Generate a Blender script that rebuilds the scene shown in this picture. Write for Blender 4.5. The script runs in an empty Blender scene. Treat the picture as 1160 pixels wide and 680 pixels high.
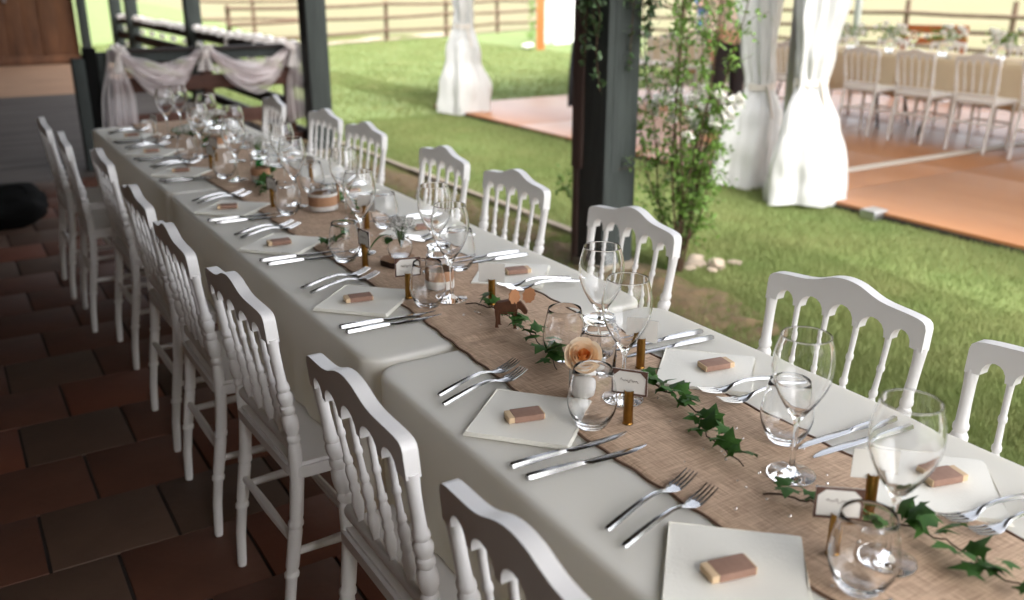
import bpy, bmesh, math, random
import numpy as np
from mathutils import Vector, Matrix, noise
random.seed(7)
R = math.radians
sc = bpy.context.scene
C = sc.collection

# ------------------------------------------------------------------ camera, world, sun, exposure
CAM = Vector((-1.006, -1.582, 1.474)); YAW, PITCH = R(31.67), R(19.31)
fw = Vector((math.sin(YAW)*math.cos(PITCH), math.cos(YAW)*math.cos(PITCH), -math.sin(PITCH)))
rt = Vector((math.cos(YAW), -math.sin(YAW), 0)); up = rt.cross(fw)
cd = bpy.data.cameras.new('camera'); cam = bpy.data.objects.new('camera', cd); C.objects.link(cam)
cam.matrix_world = Matrix(((rt.x, up.x, -fw.x, CAM.x), (rt.y, up.y, -fw.y, CAM.y), (rt.z, up.z, -fw.z, CAM.z), (0, 0, 0, 1)))
cd.sensor_width = 36; cd.lens = 1030.5/1160*36; cd.clip_start = .02; cd.clip_end = 2000
cd.dof.use_dof = True; cd.dof.focus_distance = 1.78; cd.dof.aperture_fstop = 2.8
sc.camera = cam
w = bpy.data.worlds.new('World'); sc.world = w; w.use_nodes = True
SUN_EL, SUN_AZ = R(55), R(181)          # azimuth measured from +Y towards +X
nt = w.node_tree; bg = nt.nodes['Background']
sky = nt.nodes.new('ShaderNodeTexSky'); sky.sky_type = 'NISHITA'; sky.sun_disc = False
sky.sun_elevation = SUN_EL; sky.sun_rotation = SUN_AZ; sky.air_density = 1.0; sky.dust_density = 4.0; sky.ozone_density = 1.0
hs = nt.nodes.new('ShaderNodeHueSaturation'); hs.inputs['Saturation'].default_value = .3
nt.links.new(sky.outputs[0], hs.inputs['Color']); nt.links.new(hs.outputs[0], bg.inputs[0]); bg.inputs[1].default_value = .15
sl = bpy.data.lights.new('sun', 'SUN'); sl.energy = .8; sl.angle = R(32); sl.color = (1, .95, .87)
so = bpy.data.objects.new('sun', sl); C.objects.link(so)
sd = Vector((math.sin(SUN_AZ)*math.cos(SUN_EL), math.cos(SUN_AZ)*math.cos(SUN_EL), math.sin(SUN_EL)))
so.rotation_euler = sd.to_track_quat('Z', 'Y').to_euler()
vs = sc.view_settings; vs.view_transform = 'Standard'; vs.look = 'None'; vs.gamma = 1; vs.use_curve_mapping = False
vs.exposure = 2.45
sc.render.engine = 'CYCLES'; cy = sc.cycles
cy.use_denoising = True; cy.max_bounces = 14; cy.diffuse_bounces = 5; cy.glossy_bounces = 6; cy.transmission_bounces = 14
cy.transparent_max_bounces = 16; cy.caustics_refractive = True; cy.caustics_reflective = False; cy.blur_glossy = .6
cy.sample_clamp_indirect = 6

# ------------------------------------------------------------------ helpers
def srgb(r, g, b):
    f = lambda c: (c/255/12.92) if c/255 <= .04045 else ((c/255+.055)/1.055)**2.4
    return (f(r), f(g), f(b))
def mat(name, col, rough=.6, metal=0, var=None, vscale=6, vmix=.5, bump=0, bscale=40, spec=.5, trans=0, ior=1.45,
        stretch=None, translucent=0, coat=0, detail=4, tcol=None):
    m = bpy.data.materials.new(name); m.use_nodes = True
    n = m.node_tree; b = n.nodes['Principled BSDF']; L = n.links.new
    b.inputs['Base Color'].default_value = (*col, 1); b.inputs['Roughness'].default_value = rough
    b.inputs['Metallic'].default_value = metal; b.inputs['Specular IOR Level'].default_value = spec
    b.inputs['IOR'].default_value = ior; b.inputs['Transmission Weight'].default_value = trans
    b.inputs['Coat Weight'].default_value = coat
    tc = n.nodes.new('ShaderNodeTexCoord'); mp = n.nodes.new('ShaderNodeMapping')
    L(tc.outputs['Object'], mp.inputs[0])
    if stretch: mp.inputs['Scale'].default_value = stretch
    src = None
    if var:
        t = n.nodes.new('ShaderNodeTexNoise'); t.inputs['Scale'].default_value = vscale; t.inputs['Detail'].default_value = detail
        t.inputs['Roughness'].default_value = .65
        L(mp.outputs[0], t.inputs['Vector'])
        rp = n.nodes.new('ShaderNodeValToRGB'); rp.color_ramp.elements[0].position = .5-vmix/2; rp.color_ramp.elements[1].position = .5+vmix/2
        rp.color_ramp.elements[0].color = (*col, 1); rp.color_ramp.elements[1].color = (*var, 1)
        L(t.outputs['Fac'], rp.inputs[0]); L(rp.outputs[0], b.inputs['Base Color']); src = rp.outputs[0]
    if bump:
        t2 = n.nodes.new('ShaderNodeTexNoise'); t2.inputs['Scale'].default_value = bscale; t2.inputs['Detail'].default_value = 5
        L(mp.outputs[0], t2.inputs['Vector'])
        bp = n.nodes.new('ShaderNodeBump'); bp.inputs['Strength'].default_value = bump; bp.inputs['Distance'].default_value = .01
        L(t2.outputs['Fac'], bp.inputs['Height']); L(bp.outputs[0], b.inputs['Normal'])
    if translucent:
        tr = n.nodes.new('ShaderNodeBsdfTranslucent'); tr.inputs[0].default_value = (*(tcol or col), 1)
        if src and not tcol: L(src, tr.inputs[0])
        mx = n.nodes.new('ShaderNodeMixShader'); mx.inputs[0].default_value = translucent
        out = n.nodes['Material Output']
        L(b.outputs[0], mx.inputs[1]); L(tr.outputs[0], mx.inputs[2]); L(mx.outputs[0], out.inputs[0])
    return m
def island(m, amt=.35, sat=.0):
    """per-object brightness variation on top of the base colour"""
    n = m.node_tree; b = n.nodes['Principled BSDF']; inp = b.inputs['Base Color']
    oi = n.nodes.new('ShaderNodeObjectInfo'); h = n.nodes.new('ShaderNodeHueSaturation')
    mr = n.nodes.new('ShaderNodeMapRange'); mr.inputs['To Min'].default_value = 1-amt; mr.inputs['To Max'].default_value = 1+amt
    n.links.new(oi.outputs['Random'], mr.inputs[0]); n.links.new(mr.outputs[0], h.inputs['Value'])
    if inp.is_linked: n.links.new(inp.links[0].from_socket, h.inputs['Color'])
    else: h.inputs['Color'].default_value = inp.default_value
    n.links.new(h.outputs[0], inp)
    return m

class B:
    """collects shapes, then links them as one mesh"""
    def __init__(s): s.v = []; s.f = []
    def add(s, vs, fs, M=None):
        o = len(s.v)
        s.v += [tuple(M @ Vector(q)) for q in vs] if M is not None else [tuple(q) for q in vs]
        s.f += [tuple(i+o for i in f) for f in fs]; return s
    def box(s, x0, x1, y0, y1, z0, z1, b=0, M=None):
        if b <= 0:
            vs = [(x, y, z) for x in (x0, x1) for y in (y0, y1) for z in (z0, z1)]
            return s.add(vs, [(0, 1, 3, 2), (4, 6, 7, 5), (0, 4, 5, 1), (2, 3, 7, 6), (0, 2, 6, 4), (1, 5, 7, 3)], M)
        bm = bmesh.new(); bmesh.ops.create_cube(bm, size=1)
        for v in bm.verts: v.co = Vector(((x0+x1)/2+v.co.x*(x1-x0), (y0+y1)/2+v.co.y*(y1-y0), (z0+z1)/2+v.co.z*(z1-z0)))
        bmesh.ops.bevel(bm, geom=bm.edges[:], offset=b, segments=2, affect='EDGES', profile=.6)
        return s.bm(bm, M)
    def bm(s, bm, M=None):
        bm.verts.index_update()
        s.add([v.co[:] for v in bm.verts], [tuple(v.index for v in f.verts) for f in bm.faces], M); bm.free(); return s
    def lathe(s, prof, n=14, M=None, path=None, cap=True):
        vs = []; fs = []; k = len(prof)
        for r, z in prof:
            ox, oy = path(z) if path else (0, 0)
            for i in range(n):
                a = 2*math.pi*i/n; vs.append((ox+r*math.cos(a), oy+r*math.sin(a), z))
        for j in range(k-1):
            for i in range(n):
                fs.append((j*n+i, j*n+(i+1) % n, (j+1)*n+(i+1) % n, (j+1)*n+i))
        if cap:
            if prof[0][0] > 1e-5: fs.append(tuple(range(n-1, -1, -1)))
            if prof[-1][0] > 1e-5: fs.append(tuple((k-1)*n+i for i in range(n)))
        return s.add(vs, fs, M)
    def tube(s, pts, r, n=6, M=None):
        pts = [Vector(q) for q in pts]; rs = r if isinstance(r, (list, tuple)) else [r]*len(pts)
        vs = []; fs = []; a = None
        for i, q in enumerate(pts):
            t = (pts[min(i+1, len(pts)-1)]-pts[max(i-1, 0)]).normalized()
            if a is None: a = t.orthogonal().normalized()
            a = (a-t*a.dot(t)); a = a.normalized() if a.length > 1e-6 else t.orthogonal().normalized()
            b = t.cross(a)
            for j in range(n):
                an = 2*math.pi*j/n; vs.append(q+(a*math.cos(an)+b*math.sin(an))*rs[i])
        for i in range(len(pts)-1):
            for j in range(n): fs.append((i*n+j, i*n+(j+1) % n, (i+1)*n+(j+1) % n, (i+1)*n+j))
        fs.append(tuple(range(n-1, -1, -1))); fs.append(tuple((len(pts)-1)*n+j for j in range(n)))
        return s.add(vs, fs, M)
    def grid(s, fn, nu, nv, M=None, closed=False):
        vs = [fn(i/(nu if closed else nu-1), j/(nv-1)) for i in range(nu) for j in range(nv)]
        fs = [(i*nv+j, ((i+1) % nu)*nv+j, ((i+1) % nu)*nv+j+1, i*nv+j+1) for i in range(nu if closed else nu-1) for j in range(nv-1)]
        return s.add(vs, fs, M)
    def data(s, name, m, sharp=40, smooth=True):
        me = bpy.data.meshes.new(name); me.from_pydata(s.v, [], s.f); me.update()
        bm = bmesh.new(); bm.from_mesh(me); bmesh.ops.recalc_face_normals(bm, faces=bm.faces[:]); bm.to_mesh(me); bm.free()
        for q in (m if isinstance(m, list) else [m]): me.materials.append(q)
        if smooth: me.shade_smooth(); me.set_sharp_from_angle(angle=R(sharp))
        return me
    def obj(s, name, m, parent=None, loc=None, rz=0, sharp=40, smooth=True):
        return link(name, s.data(name, m, sharp, smooth), parent, loc, rz)
def link(name, data, parent=None, loc=None, rz=0):
    o = bpy.data.objects.new(name, data); C.objects.link(o); o.parent = parent
    if loc is not None: o.location = loc
    if rz: o.rotation_euler = (0, 0, rz)
    return o
def tag(o, label=None, cat=None, group=None, kind=None):
    if label: o['label'] = label
    if cat: o['category'] = cat
    if group: o['group'] = group
    if kind: o['kind'] = kind
    return o
def thing(name, label, cat, loc=(0, 0, 0), rz=0, group=None):
    return tag(link(name, None, None, loc, rz), label, cat, group)
def dup(o, loc, rz=0, label=None, group=None, parent=None):
    c = o.copy(); C.objects.link(c); c.parent = parent
    if loc is not None: c.location = loc
    if parent is None: c.rotation_euler = (0, 0, rz)
    if label: c['label'] = label
    if group: c['group'] = group
    for ch in list(o.children):
        dup(ch, None, 0, None, None, c)
    return c
T = Matrix.Translation
def RX(a): return Matrix.Rotation(a, 4, 'X')
def RY(a): return Matrix.Rotation(a, 4, 'Y')
def RZ(a): return Matrix.Rotation(a, 4, 'Z')
def sm(a, b, x):
    t = min(1, max(0, (x-a)/(b-a))); return t*t*(3-2*t)
ORD = ['first', 'second', 'third', 'fourth', 'fifth', 'sixth', 'seventh', 'eighth', 'ninth', 'tenth']

# ------------------------------------------------------------------ materials
m_white = mat('white_resin', (.78, .76, .75), .38, var=(.72, .70, .69), vscale=3)
m_cloth = mat('white_cover', (.90, .89, .85), .72, var=(.875, .86, .815), vscale=2.5, bump=.12, bscale=7, translucent=.32, tcol=(.95, .87, .64))
m_cream = mat('cream_cloth', (.72, .60, .43), .85, var=(.66, .54, .38), vscale=3, bump=.05, bscale=300, translucent=.25)
m_napkin = mat('napkin_paper', (.88, .855, .775), .8, bump=.12, bscale=220)
m_steel = mat('steel', (.34, .337, .335), .2, 1, bump=.02, bscale=30)
m_brass = mat('brass', srgb(168, 128, 66), .33, 1, var=srgb(120, 84, 40), vscale=60, vmix=.8)
m_card = mat('card_white', (.80, .77, .72), .7)
m_cardb = mat('card_border', srgb(78, 52, 44), .7, var=srgb(105, 75, 60), vscale=80)
m_kraft = mat('kraft_sleeve', srgb(160, 126, 108), .75, var=srgb(142, 110, 94), vscale=70, bump=.05, bscale=300)
m_choc = mat('favour_core', srgb(214, 186, 150), .7)
m_glass = mat('clear_glass', (1, 1, 1), 0, trans=1, ior=1.40)
m_greeng = mat('green_glass', (.08, .55, .2), .02, trans=1, ior=1.4)
m_ivy = mat('ivy_leaf', (.035, .10, .022), .6, var=(.065, .15, .03), vscale=40, bump=.1, bscale=120, translucent=.15, spec=.18); island(m_ivy, .35)
m_stem = mat('woody_stem', srgb(84, 62, 44), .8, var=srgb(60, 44, 32), vscale=60)
m_leaf = mat('bush_leaf', (.10, .20, .035), .5, var=(.16, .28, .05), vscale=5, translucent=.35)
m_dleaf = mat('climber_leaf', (.035, .075, .03), .45, var=(.09, .15, .06), vscale=14, translucent=.2)
m_petalw = mat('white_petal', (.85, .83, .80), .7, translucent=.3)
m_petal = mat('peach_petal', srgb(252, 238, 218), .6, var=srgb(250, 222, 182), vscale=22, translucent=.4)
m_petalc = mat('orange_petal', srgb(240, 180, 108), .6, var=srgb(222, 142, 74), vscale=40, translucent=.25)
m_post = mat('dark_green_timber', srgb(60, 66, 64), .75, var=srgb(42, 47, 46), vscale=5, stretch=(8, 8, .6), bump=.35, bscale=14)
m_brownp = mat('dark_brown_timber', srgb(92, 74, 68), .75, var=srgb(64, 50, 46), vscale=6, stretch=(8, 8, .6), bump=.35, bscale=14)
m_rail = mat('brown_rail', srgb(92, 58, 46), .7, var=srgb(60, 36, 28), vscale=6, stretch=(1, 8, 8), bump=.25, bscale=12)
m_drail = mat('dark_rail', srgb(48, 36, 32), .75, var=srgb(34, 26, 24), vscale=6, bump=.2, bscale=12)
m_fence = mat('fence_wood', srgb(100, 82, 66), .85, var=srgb(78, 60, 46), vscale=4)
m_orange = mat('orange_wood', srgb(176, 104, 54), .6, var=srgb(150, 84, 40), vscale=5, stretch=(5, 5, .5))
m_slice = mat('wood_slice_face', srgb(176, 136, 100), .75, var=srgb(140, 100, 70), vscale=30)
m_bark = mat('bark', srgb(70, 50, 38), .9, var=srgb(44, 32, 26), vscale=50, bump=.6, bscale=60)
m_moose = mat('moose_ply', srgb(112, 72, 48), .7, var=srgb(88, 54, 36), vscale=60)
m_antler = mat('antler_ply', srgb(196, 140, 98), .7, var=srgb(180, 122, 84), vscale=40)
m_tent = mat('tent_fabric', (.74, .74, .735), .45, var=(.70, .70, .70), vscale=2, translucent=.22, bump=.6, bscale=9)
m_alu = mat('aluminium', (.55, .56, .57), .4, 1)
m_ribbon = mat('tie_ribbon', srgb(214, 206, 198), .7)
m_lace = mat('lace', srgb(226, 220, 212), .9, bump=.5, bscale=500)
m_burband = mat('burlap_band', srgb(190, 146, 112), .9, var=srgb(165, 122, 92), vscale=120, bump=.4, bscale=400)
m_black = mat('black_cloth', (.006, .006, .006), .9, bump=.2, bscale=40, spec=.15)
m_navy = mat('navy_wool', (.018, .018, .028), .9)
m_skin = mat('skin', srgb(214, 160, 136), .55)
m_pink = mat('pale_pink_knit', srgb(236, 214, 206), .9, bump=.1, bscale=120)
m_trouser = mat('dark_trousers', (.025, .018, .02), .8)
m_jeans = mat('blue_jeans', srgb(52, 84, 130), .85)
m_hair = mat('dark_hair', (.03, .02, .015), .6)
m_stone = mat('pale_stone', srgb(158, 144, 128), .9, var=srgb(112, 100, 88), vscale=9, bump=.4, bscale=14); island(m_stone, .2)
m_wall = mat('rough_render', srgb(104, 92, 82), .9, var=srgb(80, 70, 62), vscale=2, bump=.3, bscale=8)
m_roofw = mat('roof_boards', srgb(92, 72, 58), .85, var=srgb(66, 50, 40), vscale=3, stretch=(6, .6, 6), bump=.2, bscale=10)
m_barn = mat('barn_boards', srgb(136, 94, 66), .8, var=srgb(86, 58, 42), vscale=1.6, stretch=(3, 3, .7), bump=.3, bscale=6); island(m_barn, .14)
m_deck = mat('grey_deck', srgb(106, 98, 92), .8, var=srgb(70, 63, 58), vscale=1.2, vmix=.35, stretch=(.5, 5, 1), bump=.2, bscale=8)
m_deck2 = mat('sandy_floor', srgb(196, 156, 124), .85, var=srgb(160, 126, 100), vscale=1.5, stretch=(.6, 3, 1))
m_grout = mat('grout', srgb(48, 40, 36), .95, bump=.2, bscale=60)
m_tileA = mat('terracotta', srgb(106, 68, 52), .58, var=srgb(82, 53, 42), vscale=5, vmix=.6, bump=.12, bscale=25); island(m_tileA, .10)
m_tileB = mat('grey_brown_tile', srgb(98, 76, 63), .58, var=srgb(78, 60, 50), vscale=5, vmix=.6, bump=.12, bscale=25); island(m_tileB, .10)
m_tileC = mat('red_tile', srgb(106, 60, 45), .58, var=srgb(118, 72, 54), vscale=5, vmix=.6, bump=.12, bscale=25); island(m_tileC, .10)
m_soil = mat('soil', srgb(104, 84, 62), 1, var=srgb(70, 62, 40), vscale=9, bump=1, bscale=30)
m_path = mat('pale_gravel', srgb(176, 156, 138), .95, var=srgb(150, 134, 118), vscale=4)
m_conc = mat('concrete_edge', srgb(140, 130, 116), .9, var=srgb(116, 106, 94), vscale=7, bump=.2, bscale=40)
m_lawn = mat('lawn_soil', (.10, .155, .04), 1, var=(.15, .175, .06), vscale=1.1, vmix=.45, bump=.5, bscale=25, detail=8)
m_field = mat('dry_field', srgb(120, 105, 80), 1, var=srgb(96, 102, 66), vscale=.16, vmix=.5, detail=6)
m_floor = mat('tent_floor_ply', srgb(142, 88, 50), .38, var=srgb(162, 112, 72), vscale=2.2, vmix=.6, stretch=(1, .35, 1), bump=.03, bscale=20); island(m_floor, .1)
m_strip = mat('cable_strip', srgb(190, 182, 172), .5)
# burlap: crossed threads
m_burlap = mat('burlap', srgb(222, 192, 164), .95, var=srgb(198, 168, 142), vscale=26, vmix=.6)
def weave(m, amt=.6):
    n = m.node_tree; L = n.links.new; b = n.nodes['Principled BSDF']; tc = n.nodes.new('ShaderNodeTexCoord'); hs_ = []
    for sc_ in ((900, 40, 40), (40, 900, 40)):
        mp = n.nodes.new('ShaderNodeMapping'); mp.inputs['Scale'].default_value = sc_; t = n.nodes.new('ShaderNodeTexNoise')
        t.inputs['Scale'].default_value = .5; t.inputs['Detail'].default_value = 2
        L(tc.outputs['Object'], mp.inputs[0]); L(mp.outputs[0], t.inputs['Vector']); hs_.append(t.outputs['Fac'])
    mx = n.nodes.new('ShaderNodeMath'); mx.operation = 'ADD'; L(hs_[0], mx.inputs[0]); L(hs_[1], mx.inputs[1])
    bp = n.nodes.new('ShaderNodeBump'); bp.inputs['Strength'].default_value = amt; bp.inputs['Distance'].default_value = .002
    L(mx.outputs[0], bp.inputs['Height']); L(bp.outputs[0], b.inputs['Normal'])
    old = b.inputs['Base Color'].links[0].from_socket; mc = n.nodes.new('ShaderNodeMix'); mc.data_type = 'RGBA'; mc.blend_type = 'MULTIPLY'
    mc.inputs[0].default_value = .8; L(old, mc.inputs[6]); rp = n.nodes.new('ShaderNodeValToRGB')
    rp.color_ramp.elements[0].position = .38; rp.color_ramp.elements[1].position = .62
    dv = n.nodes.new('ShaderNodeMath'); dv.operation = 'MULTIPLY'; dv.inputs[1].default_value = .5; L(mx.outputs[0], dv.inputs[0])
    rp.color_ramp.elements[0].color = (.5, .46, .43, 1); rp.color_ramp.elements[1].color = (1.1, 1.1, 1.1, 1); L(dv.outputs[0], rp.inputs[0])
    L(rp.outputs[0], mc.inputs[7]); L(mc.outputs[2], b.inputs['Base Color'])
weave(m_burlap, .6)
def tulle_mat(name, opac, col):
    m = bpy.data.materials.new(name); m.use_nodes = True; n = m.node_tree; L = n.links.new; n.nodes.remove(n.nodes['Principled BSDF'])
    d = n.nodes.new('ShaderNodeBsdfDiffuse'); d.inputs[0].default_value = (*col, 1)
    t = n.nodes.new('ShaderNodeBsdfTranslucent'); t.inputs[0].default_value = (*col, 1)
    p = n.nodes.new('ShaderNodeBsdfTransparent'); a = n.nodes.new('ShaderNodeMixShader'); a.inputs[0].default_value = .5
    b = n.nodes.new('ShaderNodeMixShader'); b.inputs[0].default_value = opac
    L(d.outputs[0], a.inputs[1]); L(t.outputs[0], a.inputs[2]); L(p.outputs[0], b.inputs[1]); L(a.outputs[0], b.inputs[2])
    L(b.outputs[0], n.nodes['Material Output'].inputs[0]); return m
m_tulle = tulle_mat('tulle', .62, srgb(250, 244, 244))
m_tulled = tulle_mat('tulle_bunched', .92, srgb(252, 248, 246))

# ------------------------------------------------------------------ the setting: ground, floors
ZL = -.03
def sheet(name, pts, z, m, kind='structure'):
    o = B().add([(x, y, z) for x, y in pts], [tuple(range(len(pts)))]).obj(name, m, smooth=False); tag(o, kind=kind); return o
sheet('lawn', [(-300, -300), (400, -300), (400, 400), (-300, 400)], ZL, m_lawn)
sheet('dry_field', [(6.6, 20.4), (16.4, 25.0), (16.4, -30), (390, -30), (390, 390), (34, 390), (12, 60)], ZL+.006, m_field)
pth = B()
pth.grid(lambda u, v: (5.4+u*8+.1*math.sin(u*30), 19.75+u*3.76+v*(1.2-.5*u)+.12*math.sin(u*23+v*3), ZL+.02+.05*v*noise.noise((u*9, v*2, 0))), 40, 5)
tag(pth.obj('gravel_path', m_path), kind='structure')
sb = B()
def soilf(u, v):
    y = 1.0+u*8; x = 1.75+v*(.42 if y > 2.9 else .24+.24*sm(2.9, 2.5, y)*sm(.6, 1.6, y)+.14*noise.noise((y*2.4, 1, 0)))
    return (x, y, ZL+.004+(.045*abs(noise.noise((x*9, y*9, 0)))+.02*noise.noise((x*30, y*30, 2))+.012)*math.sin(math.pi*min(1, max(0, v)))**.6)
sb.grid(soilf, 260, 12); tag(sb.obj('soil_bed', m_soil), kind='structure')

# terrace: bed of grout, tiles as pieces
tf = B().box(-2.7, 1.70, -4.2, 6.30, -.16, -.006).obj('terrace_floor', m_grout); tag(tf, kind='structure')
TS = .3295; GX = .007
tile_me = {}
for k, m in (('A', m_tileA), ('B', m_tileB), ('C', m_tileC)):
    b = B(); b.box(-(TS-GX)/2, (TS-GX)/2, -(TS-GX)/2, (TS-GX)/2, -.012, 0, b=.0025); tile_me[k] = b.data('tile', m)
rng = random.Random(3)
row0 = .560-TS*17
r_ = 0
while True:
    yc = row0+r_*.3235+TS/2
    if yc+TS/2 > 6.3: break
    off = -.81 if r_ % 2 == 1 else -.645
    for k in range(-9, 9):
        xc = off+k*.3315+.3315/2
        if xc-TS/2 < -2.7 or xc > 1.70 or yc < -1.2: continue
        half = xc+TS/2 > 1.70
        kk = rng.choice('AAABBC')
        o = link('tile', tile_me[kk], tf, (xc, yc, rng.uniform(-.0015, .0012)))
        o.rotation_euler = (rng.uniform(-.003, .003), rng.uniform(-.003, .003), rng.choice((0, math.pi/2, math.pi)))
        if half: o.rotation_euler = (0, 0, 0); o.location.x -= TS/4; o.scale = (.48, 1, 1)
    r_ += 1
tag(B().box(-2.7, 1.86, 6.304, 12.6, -.16, -.004).obj('grey_deck_floor', m_deck), kind='structure')
tag(B().box(-2.7, 1.86, 12.604, 19, -.16, -.004).obj('sandy_barn_floor', m_deck2), kind='structure')
tag(B().box(1.704, 1.74, -4.2, 6.3, -.16, -.014, b=.008).obj('terrace_kerb', m_conc), kind='structure')
# lawn edging
e = B()
for i in range(10):
    y0 = 2.75+i*.62
    e.box(2.165+.006*(i % 3), 2.225+.006*(i % 2), y0, y0+.60, ZL-.05, ZL+.045+.006*(i % 2), b=.008)
tag(e.obj('lawn_edging', m_conc), 'low weathered edging strip along the lawn behind the right-hand chairs', 'edging')

# covered terrace roof, mostly out of view; unseen walls added to darken the left
rf = thing('terrace_roof', 'boarded lean-to roof over the long table', 'roof')
b = B(); ang = math.atan2(.85, 6.6)
b.add([(2.12, -4.2, 3.33), (2.12, 19, 3.33), (-2.9, 19, 3.99), (-2.9, -4.2, 3.99), (2.12, -4.2, 3.39), (2.12, 19, 3.39), (-2.9, 19, 4.05), (-2.9, -4.2, 4.05)],
      [(0, 1, 2, 3), (7, 6, 5, 4), (0, 4, 5, 1), (1, 5, 6, 2), (2, 6, 7, 3), (3, 7, 4, 0)])
b.obj('roof_boards', m_roofw, rf)
B().box(1.86, 2.04, -4.2, 19, 3.16, 3.33, b=.01).obj('eaves_beam', m_brownp, rf)
for i in range(12):
    y = -4.0+i*2.05
    bb = B(); bb.add([(1.85, y-.05, 3.25), (1.85, y+.05, 3.25), (-2.8, y+.05, 3.86), (-2.8, y-.05, 3.86), (1.85, y-.05, 3.36), (1.85, y+.05, 3.36), (-2.8, y+.05, 3.97), (-2.8, y-.05, 3.97)],
      [(0, 1, 2, 3), (7, 6, 5, 4), (0, 4, 5, 1), (1, 5, 6, 2), (2, 6, 7, 3), (3, 7, 4, 0)]); bb.obj('rafter', m_brownp, rf)
tag(B().box(-2.9, -2.7, -4.2, 19, -.1, 3.98).obj('shade_wall', m_wall), 'unseen rough rendered wall placed on the left to darken the terrace', 'wall')  # never in view, placed to keep light off the left side
tag(B().box(-2.7, -1.3, -4.3, -4.12, -.1, 3.7).obj('shade_wall', m_wall), 'unseen rough rendered wall added behind the viewer to darken the left side', 'wall')  # added out of view, cuts the light reaching the left chairs from behind
# brown boarded wall at the far end
bw = thing('barn_wall', 'weathered brown board wall beyond the grey floor at top left', 'wall', (0, 18, 0))
for i in range(20):
    x = -2.69+i*.29
    if x+.28 > 1.5: break
    B().box(x, x+.288, -.03+.01*(i % 3), .04, 0, 3.5, b=.006).obj('plank', m_barn, bw)
B().box(-2.69, 1.42, -.06, -.032, .02, .16, b=.01).obj('skirting_board', m_barn, bw)
B().box(-2.69, 1.41, .041, .08, 0, 3.5).obj('backing', m_barn, bw)
for i in range(14):
    a = i/13; x = -1.2+a*1.9; z = .72+.7*a*a
    B().lathe([(.03, 0), (.03, .01), (.018, .03), (0, .034)], 10, T((x, -.035, z)) @ RX(R(90))).obj('stud', m_alu, bw)

# ------------------------------------------------------------------ posts, railings
def post(name, x0, x1, y0, y1, h, label, m=m_post, extra=None):
    t = thing(name, label, 'post', ((x0+x1)/2, (y0+y1)/2, -.02)); hx, hy = (x1-x0)/2, (y1-y0)/2
    B().box(-hx, hx, -hy, hy, .0, h, b=.012).obj('shaft', m, t)
    B().box(-hx-.02, hx+.02, -hy-.02, hy+.02, -.02, .05, b=.01).obj('foot_pad', m_conc, t)
    return t
pA = post('terrace_post', 1.85, 2.06, 2.14, 2.36, 3.18, 'thick dark post with climbing plant beside the white rose bush')
B().box(-.115, .085, .1105, .158, .02, 3.16, b=.006).obj('side_board', m_brownp, pA)
B().box(-.125, -.1055, .07, .158, .55, 3.1, b=.004).obj('cladding_board', m_brownp, pA)
B().box(-.06, .02, -.1125, -.1101, .55, 1.6).obj('batten', m_post, pA)
post('terrace_post', 1.79, 1.98, 6.34, 6.54, 3.18, 'dark green post at the right end of the draped railing')
post('terrace_post', 1.80, 1.98, 10.75, 10.95, 3.18, 'dark post rising behind the middle of the draped railing')
post('terrace_post', 1.80, 1.98, 14.9, 15.1, 3.18, 'dark post on the long railing, second from the far end')
post('terrace_post', 1.80, 1.98, 16.4, 16.6, 3.18, 'thin dark post at the far end of the long railing')
post('terrace_post', 1.44, 1.60, 17.8, 17.99, 3.18, 'dark post at the corner of the brown board wall')
# cross railing with tulle
Yr = 6.62
cr = thing('cross_railing', 'brown slatted railing behind the far end of the table', 'railing', (0, Yr, 0))
for z0, z1, m in ((.845, .92, m_post), (.60, .72, m_rail), (.30, .42, m_rail), (.05, .17, m_rail)):
    B().box(.20, 1.785, -.025, .025, z0, z1, b=.006).obj('rail', m, cr)
B().box(.20, 1.785, -.055, .055, .922, .95, b=.006).obj('top_cap', m_drail, cr)
B().box(.95, 1.03, .027, .09, 0, .92, b=.006).obj('upright', m_rail, cr)
B().box(1.66, 1.74, .027, .09, 0, .92, b=.006).obj('upright', m_rail, cr)
np_ = thing('newel_post', 'stout black newel at the left end of the draped railing', 'post', (.09, Yr, 0))
for i, (x0, x1, h) in enumerate(((-.165, -.075, .89), (-.072, .02, .97), (.023, .105, .93))):
    B().box(x0, x1, -.07+.01*i, .07, 0, h, b=.008).obj('shaft', m_black if i == 1 else m_post, np_)
lr = thing('long_railing', 'dark slatted railing hung with white tulle, running away behind the drape', 'railing', (1.89, 0, 0))
for y0, y1 in ((6.6, 10.7), (11.0, 14.85), (15.15, 16.35)):
    for z0, z1 in ((.78, .88), (.53, .66), (.28, .40), (.06, .16)):
        B().box(-.03, .03, y0, y1, z0, z1, b=.006).obj('rail', m_drail, lr)
# ------------------------------------------------------------------ tulle drapes
def swag(x0, z0, x1, z1, drop, wid, seed):
    def f(u, v):
        x = x0+(x1-x0)*u; s = 4*u*(1-u)
        zt = z0+(z1-z0)*u-drop*.42*s; zb = z0+(z1-z0)*u-drop*s-wid*(.10+.0*s)
        pw = .25+.75*s; z = zt+(zb-zt)*v*1.0
        y = -.075-.06*s-.035*math.sin(v*26+seed+3*math.sin(u*3))*(.35+.65*s)-.02*math.sin(v*11+u*9+seed)
        return (x, y, z+.012*math.sin(v*19+u*14+seed))
    return B().grid(f, 40, 46)
def tail(x0, x1, ztop, zbot, seed, flare=.06):
    def f(u, v):
        z = ztop+(zbot-ztop)*v; s = .35+.65*sm(0, .5, v); xm = (x0+x1)/2
        return (xm+(u-.5)*(x1-x0+flare*v)*s+.01*math.sin(v*5+seed), -.085-.03*math.sin(u*30+seed+1.5*v)*s-.02*math.sin(u*13+v*4)+.012*math.sin(v*6), z-.02*math.sin(u*7+seed)*v)
    return B().grid(f, 60, 22)
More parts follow.
